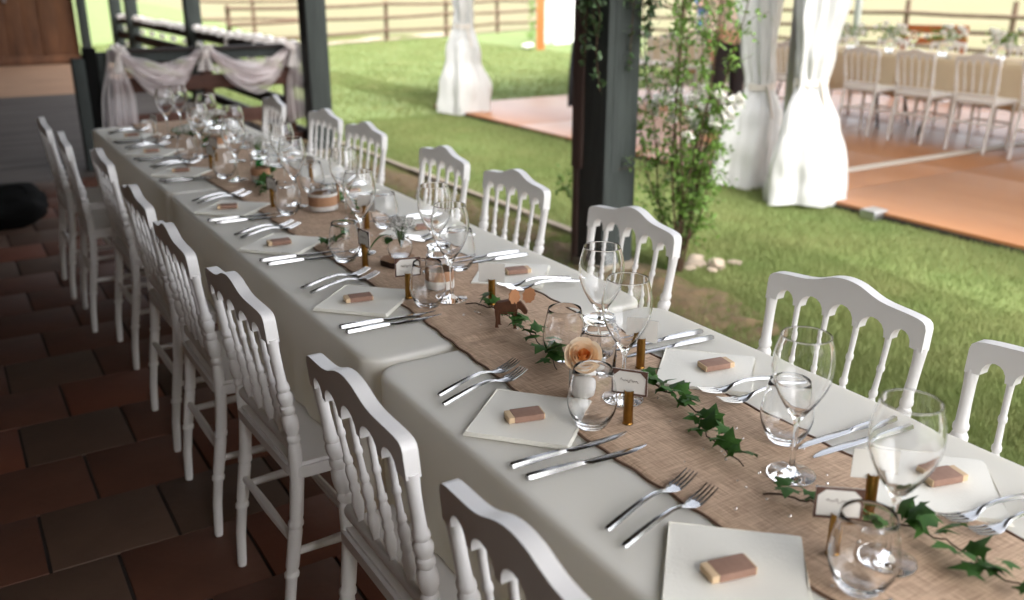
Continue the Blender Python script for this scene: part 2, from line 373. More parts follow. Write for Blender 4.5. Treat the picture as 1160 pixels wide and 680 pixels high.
def bow(x, z, seed, y=-.12, s=1.0):
    b = B(); r = random.Random(seed)
    for k in range(5):
        a = r.uniform(0, 6.28); L_ = s*r.uniform(.05, .09)
        b.grid(lambda u, v: (x+math.cos(a)*L_*u+.02*s*math.sin(v*6.28)*(1-u*.3), y-.03*math.cos(v*6.28)*math.sin(math.pi*u)*s-.01*k*.3, z+math.sin(a)*L_*u*.8+.022*s*math.cos(v*6.28+a)*math.sin(math.pi*min(1, u+.15))), 10, 12)
    for k in range(2):
        dx = r.uniform(-.05, .05)*s
        b.grid(lambda u, v: (x+dx*v+(u-.5)*.04*s*(.4+v), y-.02-.012*math.sin(u*9+v*5), z-.16*s*v), 8, 10)
    return b
td = thing('tulle_drape', 'sheer white tulle swagged and tied along the railing behind the table', 'drape', (0, Yr, 0))
swag(.26, .97, .90, .95, .35, .5, 0).obj('swag', m_tulle, td)
swag(.98, .97, 1.70, .96, .37, .5, 2.1).obj('swag', m_tulle, td)
tail(.10, .34, .965, .12, .3).obj('tail', m_tulle, td)
tail(1.66, 1.86, .95, .28, 1.7, .07).obj('tail', m_tulle, td)
for i, (x, z) in enumerate(((.26, .955), (.94, .945), (1.70, .945))): bow(x, z, i+4, s=1.15).obj('bow', m_tulled, td)
swag(.30, .93, .92, .93, .2, .5, 4.2).obj('swag', m_tulle, td)
swag(1.0, .93, 1.66, .93, .24, .5, 6.2).obj('swag', m_tulle, td)
tg = thing('tulle_garland', 'bunches of white tulle knotted along the long dark railing', 'garland', (1.89, 0, 0))
rg = random.Random(5)
def lump(sx, sy, sz, seed):
    bm = bmesh.new(); bmesh.ops.create_icosphere(bm, subdivisions=2, radius=1)
    for v in bm.verts:
        d = 1+.35*noise.noise(v.co*2.2+Vector((seed, seed*1.7, 0)))
        v.co = Vector((v.co.x*sx*d, v.co.y*sy*d, v.co.z*sz*d))
    return B().bm(bm)
y = 7.0; k = 0
while y < 16.3:
    if not (10.6 < y < 11.05 or 14.8 < y < 15.2):
        o = lump(.06, .13, .045, k).obj('bunch', m_tulled, tg, (-.01, y, .905+rg.uniform(-.01, .02)))
        if k % 2 == 0:
            for zz in ((.72, .465) if y > 9.6 else (.72,)): lump(.03, .15, .040, k+9).obj('bunch', m_tulled, tg, (.0, y+.05, zz))
        if y < 9.5 and k % 3 == 0:
            lump(.02, .03, .11, k+3).obj('ribbon_tail', m_tulled, tg, (-.06, y, .80))
    y += .36; k += 1

# ------------------------------------------------------------------ chairs
CREST = [(-1, .765), (-1, .812), (-.985, .822), (-.95, .828), (-.88, .8315), (-.76, .834), (-.64, .8355), (-.52, .8375), (-.42, .841), (-.34, .846), (-.26, .8525), (-.18, .8585), (-.1, .862), (-.03, .8635)]
def make_chair(name, label, group, m=m_white):
    """local: rear feet on y axis at x=0, chair faces +x"""
    t = thing(name, label, 'chair', group=group)
    px = lambda z: (.05*sm(0, .46, z)-.04*sm(.44, .86, z)**1.1)
    H = .205
    py = lambda z: .178+.018*sm(.4, .8, z)
    def leg_profile(kind):
        p = [(.012, 0), (.0135, .01), (.0145, .10), (.015, .17), (.019, .175), (.0195, .183), (.015, .19), (.0175, .20), (.0185, .29), (.0165, .30), (.020, .305), (.020, .313), (.0165, .32), (.018, .33), (.018, .42)]
        if kind == 'rear':
            p += [(.018, .50), (.0145, .515), (.018, .52), (.018, .53), (.014, .535), (.0195, .55), (.021, .565), (.0195, .58), (.014, .588), (.0185, .595), (.0185, .605), (.014, .61), (.019, .625), (.0195, .635), (.014, .645), (.017, .65), (.017, .658), (.0135, .665), (.0125, .70), (.013, .74), (.015, .772)]
        return [(r*.9, z) for r, z in p]
    for s in (-1, 1):
        B().lathe(leg_profile('rear'), 12, None, lambda z: (px(z), s*py(z))).obj('rear_leg', m, t)
        B().lathe(leg_profile('front'), 12, None, lambda z: (.385, s*.185)).obj('front_leg', m, t)
    # crest rail: outline with five arches, extruded
    top = [(u*H, z) for u, z in CREST]; top = top+[(-u*H, z) for u, z in reversed(CREST)]
    posts = [-1, -.585, -.195, .195, .585, 1]; lo = []
    for i in range(5):
        a, c = posts[i]*H, posts[i+1]*H; mid = (a+c)/2; hw = (c-a)/2
        ga = .017 if i == 0 else .008; gc = .017 if i == 4 else .008
        if i == 0: ga = .030
        if i == 4: gc = .030
        x0, x1 = a+ga, c-gc; hw = (x1-x0)/2; mid = (x0+x1)/2
        base = .768; ht = .026+.004*(2-abs(i-2))
        pts = [(x0, base)]+[(mid-hw*math.cos(an), base+.004+ht*math.sin(an)) for an in [math.pi*q/8 for q in range(9)]]+[(x1, base)]
        lo += pts
    out = top+list(reversed(lo))[0:]
    # drop duplicate corner points
    bm = bmesh.new(); vs = []
    for yv, zv in out:
        if vs and (vs[-1].co-Vector((0, yv, zv))).length < 1e-4: continue
        vs.append(bm.verts.new((0, yv, zv)))
    f = bm.faces.new(vs); ex = bmesh.ops.extrude_face_region(bm, geom=[f])
    for v in [q for q in ex['geom'] if isinstance(q, bmesh.types.BMVert)]: v.co.x += .026
    eds = [q for q in bm.edges if len(q.link_faces) == 2 and q.calc_face_angle(0) > 1.2 and abs(q.verts[0].co.x-q.verts[1].co.x) < 1e-6]
    bmesh.ops.bevel(bm, geom=eds, offset=.0055, segments=2, affect='EDGES', profile=.6)
    for v in bm.verts: v.co.x += px(v.co.z)-.013-.02*(1-(v.co.y/H)**2)*.35
    ngs = [q for q in bm.faces if len(q.verts) > 4]; bmesh.ops.triangulate(bm, faces=ngs)
    B().bm(bm).obj('crest_rail', m, t, sharp=35)
    sp = [(.008, .50), (.010, .505), (.0075, .515), (.012, .535), (.0135, .55), (.0105, .565), (.0085, .57), (.012, .578), (.012, .586), (.0085, .592), (.0115, .604), (.0125, .617), (.009, .628), (.0075, .633), (.0105, .638), (.0105, .645), (.0075, .65), (.0068, .69), (.0095, .695), (.0095, .702), (.007, .707), (.0075, .75), (.0085, .778)]
    spm = None
    for u in posts[1:-1]:
        B().lathe([(r*.88, z) for r, z in sp], 10, None, lambda z: (px(z), u*H*(.9+.1*sm(.5, .77, z)))).obj('spindle', m, t)
    b = B(); b.grid(lambda u, v: (px(.50)+.011*math.cos(v*6.283), (u-.5)*.345, .498+.016*math.sin(v*6.283)), 3, 13); b.obj('lower_back_rail', m, t)
    # seat
    bm = bmesh.new(); pts = []
    for cx, cy_, a0 in ((.385, .165, 0), (.065, .165, 90), (.065, -.165, 180), (.385, -.165, 270)):
        for q in range(6):
            a = R(a0+q*18); rr = .035; pts.append((cx+rr*math.cos(a), cy_+rr*math.sin(a)+(.012 if cx > .2 else 0)*(1 if cy_ > 0 else -1)))
    f = bm.faces.new([bm.verts.new((x, yv, .425)) for x, yv in pts]); ex = bmesh.ops.extrude_face_region(bm, geom=[f])
    for v in [q for q in ex['geom'] if isinstance(q, bmesh.types.BMVert)]: v.co.z += .04
    bmesh.ops.bevel(bm, geom=[q for q in bm.edges if abs(q.verts[0].co.z-q.verts[1].co.z) < 1e-6], offset=.008, segments=2, affect='EDGES')
    B().bm(bm).obj('seat', m, t, sharp=30)
    for z, (ax, ay), (bx, by) in ((.235, (px(.235), .178), (.385, .185)), (.235, (px(.235), -.178), (.385, -.185)), (.235, (.20, -.18), (.20, .18)), (.25, (.385, -.185), (.385, .185)), (.26, (px(.26), -.178), (px(.26), .178))):
        q0, q1 = Vector((ax, ay, z)), Vector((bx, by, z)); B().tube([q0.lerp(q1, k/6) for k in range(7)], [.009, .010, .0115, .0125, .0115, .010, .009], 8).obj('stretcher', m, t)
    return t
LY = [-.80, -.272, .375, .905, 1.47, 2.255, 2.785, 3.325]; LX = [-.515, -.515, -.53, -.552, -.54, -.526, -.598, -.62]
RYS = [-.875, -.365, .40, 1.045, 1.597, 2.365, 2.895, 3.60]; RXS = [.61, .612, .635, .64, .65, .645, .65, .61]
near = ['closest to the camera', 'second from the camera', 'third from the camera', 'fourth from the camera', 'fifth from the camera', 'sixth from the camera', 'third from the far end', 'at the far end']
near[6] = 'last but one'
ch0 = None; rj = random.Random(11)
for side, ys, xs in (('left', LY, LX), ('right', RYS, RXS)):
    for i, (x, y) in enumerate(zip(xs, ys)):
        lab = f'white spindle-back chair on the {side} side of the table, {near[i]}'
        rz = (0 if side == 'left' else math.pi)+R(rj.uniform(-2.5, 2.5))
        if ch0 is None:
            ch0 = make_chair('spindle_back_chair', lab, 'white chairs along the long table'); ch0.location = (x, y, 0); ch0.rotation_euler = (0, 0, rz)
        else: dup(ch0, (x, y, 0), rz, lab, 'white chairs along the long table')

# ------------------------------------------------------------------ the three tables and their covers
W2 = .367; ZT = .745
TAB = [(-1.84, -.012), (.012, 1.825), (1.845, 3.665)]
tl = ['nearest', 'middle', 'far']
m_trest = mat('trestle_steel', (.35, .35, .36), .5, .8); m_board = mat('table_board', (.7, .69, .66), .6)
for i, (y0, y1) in enumerate(TAB):
    t = thing('folding_table', f'{tl[i]} folding table of the row, under its white cover', 'table', (0, (y0+y1)/2, 0), group='tables in the long row')
    h = (y1-y0)/2
    B().box(-W2+.02, W2-.02, -h+.02, h-.02, .70, .736, b=.01).obj('tabletop', m_board, t)
    for sy in (-1, 1):
        for sx in (-1, 1): B().tube([(sx*.07, sy*(h-.3), .01), (sx*.07, sy*(h-.3), .70)], .014, 8).obj('leg', m_trest, t)
def cover(i, y0, y1, label):
    rad = .055; pts = []
    def arc(cx, cy_, a0):
        for q in range(9):
            a = R(a0+q*90/8); pts.append((cx+math.cos(a)*rad, cy_+math.sin(a)*rad, math.cos(a), math.sin(a)))
    def line(xa, ya, xb, yb, nx, ny, n):
        for q in range(1, n): pts.append((xa+(xb-xa)*q/n, ya+(yb-ya)*q/n, nx, ny))
    arc(W2-rad, y1-rad, 0); line(W2-rad, y1, -W2+rad, y1, 0, 1, 16); arc(-W2+rad, y1-rad, 90); line(-W2, y1-rad, -W2, y0+rad, -1, 0, 70)
    arc(-W2+rad, y0+rad, 180); line(-W2+rad, y0, W2-rad, y0, 0, -1, 16); arc(W2-rad, y0+rad, 270); line(W2, y0+rad, W2, y1-rad, 1, 0, 70)
    n = len(pts); rings = []
    # top, inset rings then rolled edge
    for ins, z in ((.045, ZT), (.02, ZT), (.010, ZT-.0006), (.0045, ZT-.0025), (.001, ZT-.006), (0, ZT-.011), (0, ZT-.02)):
        rings.append([(x-nx*ins, y-ny*ins, z) for x, y, nx, ny in pts])
    K = 15
    for k in range(1, K+1):
        row = []
        for x, y, nx, ny in pts:
            side = -1 if nx < -.5 else (1 if nx > .5 else 0)
            if side: push = max([1-sm(.165, .30, abs(y-c)) for c in (LY if side < 0 else RYS)])
            else: push = 0
            hem = .27+.022*math.sin(y*8+i*2)+.008*math.sin(y*29)
            hem = hem+(.474-hem)*push
            z = ZT-.02+(hem-ZT+.02)*k/K; d = 0
            if side:
                d += (1-push*.6)*sm(.74, .2, z)*(.014+.016*math.sin(y*17+i)+.008*math.sin(y*41))+.003*math.sin(y*60+z*8)*sm(.7, .5, z)
            else: d = -.003*(1+math.sin(x*40))*sm(.72, .4, z)
            row.append((x+nx*d, y+(ny*d if not side else 0), z))
        rings.append(row)
    b = B(); vs = [q for rr in rings for q in rr]
    fs = [(k*n+j, k*n+(j+1) % n, (k+1)*n+(j+1) % n, (k+1)*n+j) for k in range(len(rings)-1) for j in range(n)]
    fs.append(tuple(range(n)))
    b.add(vs, fs); o = b.obj('tablecloth', m_cloth, sharp=60)
    tag(o, label, 'tablecloth', 'white covers on the long row of tables')
for i, (y0, y1) in enumerate(TAB): cover(i, y0, y1, f'white fitted cloth cover on the {tl[i]} table of the long row')
# runner
def runf(u, v):
    y = -1.75+u*5.43; x = -.172+v*.333+.010*math.sin(y*2.3)+.006*math.sin(y*5.1+v)
    if v < .02 or v > .98: x += .002*math.sin(y*80)
    z = ZT+.0028+.0022*(1+noise.noise((x*7, y*3.2, 0)))+.0025*max(0, noise.noise((x*3, y*9, 5)))
    if v <= 0 or v >= 1: z = ZT+.001
    for yj in (0, 1.835): z -= .004*math.exp(-((y-yj)/.012)**2)*(1 if .1 < v < .9 else .7)
    return (x, y, max(z, ZT+.0012) if True else z)
b = B(); b.grid(runf, 620, 26); o = b.obj('burlap_runner', m_burlap); tag(o, 'brown burlap runner down the middle of the long white table', 'runner')
m_hem = mat('runner_hem', srgb(104, 78, 62), .95)
for s in (0, 1):
    hb = B(); hb.tube([(Vector(runf(q/400, s))+Vector(((.002 if s == 0 else -.002), 0, .0018))) for q in range(401)], .0022, 5); hb.obj('hem', m_hem, o)
ZR = ZT+.007

# ------------------------------------------------------------------ table settings
SL = [-.885, -.372, .352, .945, 1.466, 2.195, 2.718, 3.236]
SR = [-.882, -.388, .348, .876, 1.47, 2.19, 2.71, 3.23]
plc = ['nearest', 'second nearest', 'third', 'fourth', 'fifth', 'sixth', 'seventh', 'farthest']
def strip(b, secs):
    """loft of rectangular sections (x, yc, halfwidth, z, thick)"""
    vs = []; fs = []
    for x, yc, hw, z, th in secs:
        vs += [(x, yc-hw, z-th/2), (x, yc-hw*.6, z+th/2), (x, yc+hw*.6, z+th/2), (x, yc+hw, z-th/2)]
    for i in range(len(secs)-1):
        for j in range(4): fs.append((i*4+j, i*4+(j+1) % 4, (i+1)*4+(j+1) % 4, (i+1)*4+j))
    fs += [(3, 2, 1, 0), tuple((len(secs)-1)*4+j for j in range(4))]
    b.add(vs, fs)
fk = B()
strip(fk, [(0, 0, .0045, .0025, .003), (.004, 0, .0058, .003, .004), (.03, 0, .0055, .007, .0045), (.07, 0, .0042, .0125, .0042), (.105, 0, .0031, .0135, .0038), (.125, 0, .0030, .0105, .0034), (.138, 0, .0055, .006, .0028), (.150, 0, .0108, .0032, .0024), (.162, 0, .0124, .0026, .0022)])
for k in range(4):
    yc = -.0105+k*.007
    strip(fk, [(.161, yc, .0019, .0026, .0022), (.172, yc*.98, .0017, .0036, .002), (.188, yc*.96, .0015, .0072, .0018), (.204, yc*.93, .0008, .0125, .0012)])
fork_me = fk.data('fork', m_steel, sharp=50)
kn = B()
strip(kn, [(0, 0, .0045, .0042, .005), (.004, 0, .0068, .0045, .007), (.04, 0, .0066, .0045, .0072), (.085, 0, .0052, .0045, .0062), (.100, 0, .0042, .0042, .005), (.106, -.0005, .0045, .0036, .003), (.115, -.001, .0075, .0030, .0018), (.160, -.001, .0085, .0028, .0014), (.200, .0, .0075, .0026, .0012), (.222, .003, .0045, .0024, .001), (.232, .0055, .001, .0024, .001)])
knife_me = kn.data('knife', m_steel, sharp=50)
def nap():
    b = B(); S = .092
    for k, (ins, z0) in enumerate(((0, .0), (.0015, .0022), (.003, .0044))):
        def f(u, v): return ((u*2-1)*(S-ins), (v*2-1)*(S-ins), z0+.0018+.0009*math.sin(u*6+v*4+k)+.0006*math.sin(v*11))
        b.grid(f, 10, 10)
        # rim
        b.add([(-(S-ins), -(S-ins), z0), ((S-ins), -(S-ins), z0), ((S-ins), (S-ins), z0), (-(S-ins), (S-ins), z0),
               (-(S-ins), -(S-ins), z0+.0022), ((S-ins), -(S-ins), z0+.0022), ((S-ins), (S-ins), z0+.0022), (-(S-ins), (S-ins), z0+.0022)],
              [(0, 1, 5, 4), (1, 2, 6, 5), (2, 3, 7, 6), (3, 0, 4, 7), (0, 3, 2, 1)])
    return b.data('napkin', m_napkin)
nap_me = nap()
fav_s = B().box(-.019, .027, -.0155, .0155, 0, .0145, b=.0018).data('sleeve', m_kraft)
fav_c = B().box(-.028, -.0185, -.0145, .0145, .0006, .0138, b=.0018).data('core', m_choc)
fav_e = B().box(.0265, .0285, -.0145, .0145, .0006, .0138, b=.0008).data('core', m_choc)
def glass_obj(name, outer, th=.0011, n=40, base=None):
    """outer: profile (r,z) from foot centre up to rim; inner wall offset inside"""
    b = B(); b.lathe(outer, n, cap=False); return b.data(name, m_glass, sharp=70)
wine = [(0, .0), (.034, .0), (.0372, .0010), (.0375, .0020), (.034, .0032), (.020, .0058), (.009, .0095), (.0048, .016), (.0037, .03), (.0034, .06), (.0036, .08), (.0050, .090), (.0085, .0985), (.015, .109), (.0235, .121), (.0315, .135), (.0385, .150), (.0432, .165), (.0452, .180), (.0448, .195), (.0425, .210), (.0392, .222), (.0370, .2310), (.0368, .2325), (.0362, .2330), (.0356, .2325), (.0358, .2308),
        (.0381, .2215), (.0414, .2095), (.0437, .1948), (.0441, .180), (.0421, .1655), (.0374, .151), (.0303, .1365), (.0222, .1232), (.0136, .112), (.006, .1045), (0, .1025)]
wine_me = glass_obj('wine_glass', wine)
tumb = [(0, .0), (.021, .0), (.025, .0012), (.0285, .006), (.0345, .016), (.0398, .028), (.0428, .040), (.0432, .052), (.0415, .066), (.0385, .082), (.0352, .098), (.0332, .1075), (.03285, .1080), (.0325, .1075),
        (.0345, .0978), (.0378, .0818), (.0408, .0658), (.0425, .052), (.0420, .0405), (.0385, .029), (.0330, .0182), (.026, .0112), (.014, .0082), (0, .0075)]
tumb_me = glass_obj('tumbler', tumb)
cart = [(0, 0), (.0092, 0), (.0096, .0008), (.0096, .0022), (.0088, .003), (.0082, .004), (.0086, .006), (.0084, .062), (.0082, .0635), (.0074, .0635), (.0074, .050), (0, .050)]
cb = B(); cb.lathe(cart, 18, cap=False); cart_me = cb.data('cartridge', m_brass, sharp=45)
card_me = B().box(-.0006, .0006, -.031, .031, 0, .046).data('place_card', m_card, smooth=False)
bord = B()
for y0, y1, z0, z1 in ((-.031, .031, .0425, .046), (-.031, .031, 0, .0035), (-.031, -.0278, .0035, .0425), (.0278, .031, .0035, .0425)): bord.box(-.0014, -.0008, y0, y1, z0, z1)
# chamfer-like darker corners
for sy in (-1, 1): bord.add([(-.0013, sy*.0278, .0425), (-.0013, sy*.018, .0425), (-.0013, sy*.0278, .033)], [(0, 1, 2)])
bord_me = bord.data('border', m_cardb, smooth=False)
def put(name, me, loc, rz, label, cat, group):
    return tag(link(name, me, None, loc, rz), label, cat, group)
rs = random.Random(21)
# photo-measured positions where an item clearly departs from the common layout: (side, index) -> (x, y)
P_wine = {('left', 0): (-.05, -.974), ('left', 1): (-.04, -.402), ('left', 2): (-.045, .252), ('left', 3): (-.072, .732), ('left', 4): (-.045, 1.37), ('left', 5): (-.09, 1.91), ('left', 6): (-.085, 2.48), ('left', 7): (-.09, 3.10),
          ('right', 0): (.014, -.752), ('right', 1): (.045, -.215), ('right', 2): (.024, .464), ('right', 3): (.023, 1.083), ('right', 4): (.031, 1.705), ('right', 5): (.015, 2.296), ('right', 6): (.032, 2.80), ('right', 7): (.0, 3.22)}
P_tumb = {('left', 0): (-.128, -.992), ('left', 1): (-.150, -.455), ('left', 2): (-.113, .241), ('left', 3): (-.140, .690), ('left', 4): (-.10, 1.285), ('left', 5): (-.117, 1.99), ('left', 6): (-.16, 2.40), ('left', 7): (-.205, 2.96), ('right', 0): (.092, -.667), ('right', 1): (-.022, -.187), ('right', 2): (.09, .46)}
P_cart = {('left', 0): (-.098, -.925), ('left', 1): (-.092, -.482), ('left', 2): (-.127, .318), ('left', 3): (-.115, .612), ('left', 4): (-.110, 1.415), ('left', 6): (-.06, 2.36), ('right', 0): (.028, -.884), ('right', 1): (.081, -.304), ('right', 2): (.02, .172), ('right', 3): (.048, .982), ('right', 4): (.136, 1.72)}
for side, ys in (('left', SL), ('right', SR)):
    sg = 1 if side == 'left' else -1; base = 0 if side == 'left' else math.pi
    for i, y in enumerate(ys):
        where = f'at the {plc[i]} place on the {side} side'
        X = -.229 if side == 'left' else .178
        j = lambda a: rs.uniform(-a, a)
        nx_, ny_ = X+j(.006), y+j(.008)
        put('napkin', nap_me, (nx_, ny_, ZT+.0035), R(45)+j(.09), f'cream diamond-laid paper napkin {where}', 'napkin', 'napkins on the long table')
        fv = thing('favour', f'small brown-sleeved favour lying on the napkin {where}', 'favour', (nx_-.018*sg+j(.004), ny_-.005, ZT+.0118), base+R(-9)+j(.12), 'favours on the napkins'); fv.scale = (1.16, 1.12, .82)
        link('sleeve', fav_s, fv); link('core', fav_c, fv); link('core', fav_e, fv)
        for q, nm in enumerate(('outer', 'inner')):
            # forks on the diner's left, knives on the right
            fx = -.327+j(.006) if side == 'left' else .292+j(.006)
            fy = y+sg*((.157 if q == 0 else .115)+j(.004)) if side == 'left' else y+sg*((.150 if q == 0 else .112)+j(.004))
            fo = put('fork', fork_me, (fx, fy, ZT+.0085), base+(R(13)+j(.03) if side == 'left' else R(-9)+j(.03)), f'{nm} steel fork {where}', 'fork', 'forks on the long table')
            kx = (-.338 if q == 0 else -.345)+j(.005) if side == 'left' else .318+j(.006)
            ky = y-sg*((.172 if q == 0 else .132)+j(.004))
            put('knife', knife_me, (kx, ky, ZT+.0035), base+R(-3.5)+j(.03), f'{nm} steel knife {where}', 'knife', 'knives on the long table')
        k = (side, i)
        dw = (-.045, -.10) if side == 'left' else (.03, .11)
        wx, wy = P_wine.get(k, (dw[0]+j(.02), y+dw[1]+j(.02)))
        put('wine_glass', wine_me, (wx, wy, ZR), j(3), f'tall stemmed wine glass {where}', 'wine glass', 'wine glasses on the long table')
        dt = (-.135, -.10) if side == 'left' else (.10, .10)
        tx, ty = P_tumb.get(k, (dt[0]+j(.015), y+dt[1]+j(.02)))
        put('tumbler', tumb_me, (tx, ty, ZR), j(3), f'stemless clear tumbler {where}', 'tumbler', 'tumblers on the long table')
        dc = (-.115, -.02) if side == 'left' else (.085, .06)
        cx, cyy = P_cart.get(k, (dc[0]+j(.015), y+dc[1]+j(.02)))
        put('cartridge_holder', cart_me, (cx, cyy, ZR-.001), 0, f'upright brass cartridge holding a name card {where}', 'card holder', 'cartridge card holders')
        rz = R(18)+j(.25) if side == 'left' else math.pi+R(25)+j(.3)
        if k == ('left', 1): rz = R(38)
        if k == ('right', 1): rz = math.pi+R(40)
        if k == ('left', 0): rz = R(50)
        if k == ('right', 0): rz = math.pi+R(48)
        if k == ('right', 2): rz = math.pi+R(50)
        if k == ('left', 2): rz = R(75)
        pc = thing('place_card', f'white name card in the cartridge {where}', 'card', (cx, cyy, ZR+.0545), rz, 'name cards')
        cdo = link('card', card_me, pc); link('border', bord_me, cdo)
        sb_ = B(); rw = random.Random(i*7+(3 if side == 'left' else 5)); a1, a2 = rw.uniform(6, 9), rw.uniform(12, 17)
        sb_.tube([(-.0013, .016-.032*q/40, .026+.0035*math.sin(q/40*6.28*a1/2)*(.5+.5*math.sin(q*.3+a2))+.0012*math.sin(q*1.3)) for q in range(41)], .00032, 4)
        sb_.obj('handwriting', m_cardb, cdo)

# ------------------------------------------------------------------ centrepieces
def lathe_obj(name, prof, m, parent=None, n=28, loc=None, M=None, sharp=50):
    b = B(); b.lathe(prof, n, M, cap=False); return b.obj(name, m, parent, loc, sharp=sharp)
def jar_profile(r, h, th=.002):
    o = [(0, 0), (r*.86, 0), (r*.97, .003), (r, .009), (r, h*.66), (r*.97, h*.74), (r*.80, h*.82), (r*.78, h*.84), (r*.82, h*.86), (r*.82, h*.98), (r*.81, h)]
    i = [(r*.81-th, h), (r*.82-th, h*.97), (r*.78-th, h*.84), (r*.97-th, h*.73), (r-th, h*.66), (r-th, .011), (r*.9-th, .006), (0, .005)]
    return o+i
def mason(loc, label, band=True, r=.036, h=.105, candle=True):
    t = thing('preserve_jar', label, 'jar', loc, group='glass jars down the middle of the table')
    jg = lathe_obj('jar', jar_profile(r, h), m_glass, t, 32)
    lid = lathe_obj('lid', [(0, h+.001), (r*.80, h+.001), (r*.84, h+.003), (r*.84, h+.008), (r*.6, h+.012), (0, h+.013)], m_glass, t)
    b = B(); b.tube([(r*.9*math.cos(q*.5236), r*.9*math.sin(q*.5236), h*.83) for q in range(13)], .0011, 5)
    b.tube([(r*.9, 0, h*.83), (r*1.05, 0, h*.9), (r*.9, 0, h+.008), (r*.5, 0, h+.016), (0, 0, h+.015)], .0011, 5)
    b.tube([(r*1.02, 0, h*.86)]+[(r*1.02+.010*math.sin(q*.6), .0, h*.86-.022*math.sin(q*.3)) for q in range(1, 11)], .0010, 5)
    b.obj('wire_bail', m_steel, lid)
    if band:
        lathe_obj('burlap_band', [(r+.0006, h*.12), (r+.0016, h*.12), (r+.0016, h*.5), (r+.0006, h*.5)], m_burband, jg)
        lathe_obj('lace_trim', [(r+.0020, h*.06), (r+.0026, h*.06), (r+.0026, h*.26), (r+.0020, h*.26)], m_lace, jg)
    if candle: lathe_obj('candle', [(0, .007), (.016, .007), (.016, .024), (0, .024)], m_card, t)
    return t
mason((-.005, -.278, ZR), 'wire-bail glass jar behind the peach rose', band=False)
mason((-.033, .338, ZR), 'wire-bail glass jar with a lace band, near the third place', r=.034)
mason((-.02, 1.84, ZR), 'wire-bail glass jar beside the green bottle', r=.034)
mason((.02, 2.62, ZR), 'wire-bail glass jar toward the far end of the table', r=.036, h=.12)
# candle jar with burlap band and wooden spoon
cj = thing('candle_jar', 'wide glass jar wrapped in burlap and lace, with a little wooden scoop', 'jar', (.020, 1.285, ZR))
lathe_obj('jar', [(0, 0), (.040, 0), (.045, .004), (.046, .012), (.046, .060), (.043, .070), (.038, .075), (.0385, .088), (.036, .088), (.036, .075), (.041, .068), (.0435, .06), (.0435, .012), (.04, .008), (0, .007)], m_glass, cj, 36)
lathe_obj('burlap_band', [(.0466, .014), (.0478, .014), (.0478, .052), (.0466, .052)], m_burband, cj, 36)
lathe_obj('lace_trim', [(.0484, .004), (.0490, .004), (.0490, .019), (.0484, .019)], m_lace, cj, 36)
lathe_obj('lace_trim', [(.0484, .050), (.0490, .050), (.0490, .060), (.0484, .060)], m_lace, cj, 36)
b = B(); b.grid(lambda u, v: (.054+.004*math.sin(v*6.28), .006*(1+.8*math.sin(math.pi*min(1, u*1.3)))*math.cos(v*6.28), .016+u*.062), 12, 13); b.obj('wooden_scoop', m_slice, cj)
# wood slice with bud vase of gypsophila
wsl = thing('wood_slice', 'bark-edged round of wood under the gypsophila vase', 'wood slice', (-.028, .585, ZR-.001))
b = B(); b.grid(lambda u, v: ((.047+.003*math.sin(u*19)+.002*math.sin(u*44))*math.cos(u*6.2832), (.047+.003*math.sin(u*19)+.002*math.sin(u*44))*math.sin(u*6.2832), v*.016), 40, 3, closed=True); b.obj('bark', m_bark, wsl)
b = B(); b.add([((.0468+.003*math.sin(q/40*19)+.002*math.sin(q/40*44))*math.cos(q/40*6.2832), (.0468+.003*math.sin(q/40*19)+.002*math.sin(q/40*44))*math.sin(q/40*6.2832), .0165) for q in range(40)], [tuple(range(40))]); b.obj('sawn_face', m_slice, wsl)
vs_ = thing('bud_vase', 'round glass bud vase standing on the wood slice', 'vase', (-.022, .59, ZR+.0165))
lathe_obj('glass_bowl', [(0, 0), (.020, 0), (.026, .003), (.032, .014), (.034, .026), (.032, .040), (.026, .052), (.025, .058), (.026, .061), (.0245, .061), (.0235, .057), (.0248, .052), (.0305, .040), (.0325, .026), (.0305, .015), (.024, .006), (0, .005)], m_glass, vs_, 36)
def gyps(loc, label, n, rad, h, seed, cat='flowers'):
    t = thing('gypsophila_spray', label, cat, loc); r = random.Random(seed); st = B(); fl = B()
    for k in range(n):
        a = r.uniform(0, 6.28); q = r.random()**.6; p = Vector((math.cos(a)*rad*q, math.sin(a)*rad*q, h*(.55+.45*r.random())*(1-.25*q*q)))
        if k % 4 == 0: st.tube([(0, 0, -.03), p*.5+Vector((0, 0, .01)), p], .0005, 4)
        bm = bmesh.new(); bmesh.ops.create_icosphere(bm, subdivisions=1, radius=r.uniform(.0018, .0036)); fl.bm(bm, T(p))
    tag(fl.obj('blossom', m_petalw, t), kind='stuff'); st.obj('stems', mat('green_stem', (.08, .14, .04), .6), t); return t
gyps((-.017, .592, ZR+.070), 'spray of tiny white gypsophila in the bud vase', 230, .042, .062, 3)
def leaf_blade(b, p, d, nrm, L_, W_, bend=.2):
    d = d.normalized(); sd_ = d.cross(nrm)
    if sd_.length < 1e-4: sd_ = d.orthogonal()
    sd_.normalize(); nn = sd_.cross(d)
    q = [p, p+d*L_*.45+sd_*W_*.5+nn*L_*bend*.25, p+d*L_-nn*L_*bend*.4, p+d*L_*.45-sd_*W_*.5+nn*L_*bend*.25, p+d*L_*.5]
    b.add(q, [(0, 4, 1), (1, 4, 2), (0, 3, 4), (3, 2, 4)])
lb = B()
for k in range(6):
    leaf_blade(lb, Vector((-.018, .0, .055)), Vector((-.7-.1*k, .3-.2*k, .1-.08*k)), Vector((0, 0, 1)), .034, .017)
lb.obj('leaf', m_ivy, vs_)
b = B(); b.grid(lambda u, v: (-.02-.09*u, .01-.02*u+(v-.5)*.010*math.sin(math.pi*(.1+.9*u)), .062-.055*u*u+.012*math.sin(u*3.1)), 12, 4); b.obj('leaf', m_ivy, vs_)
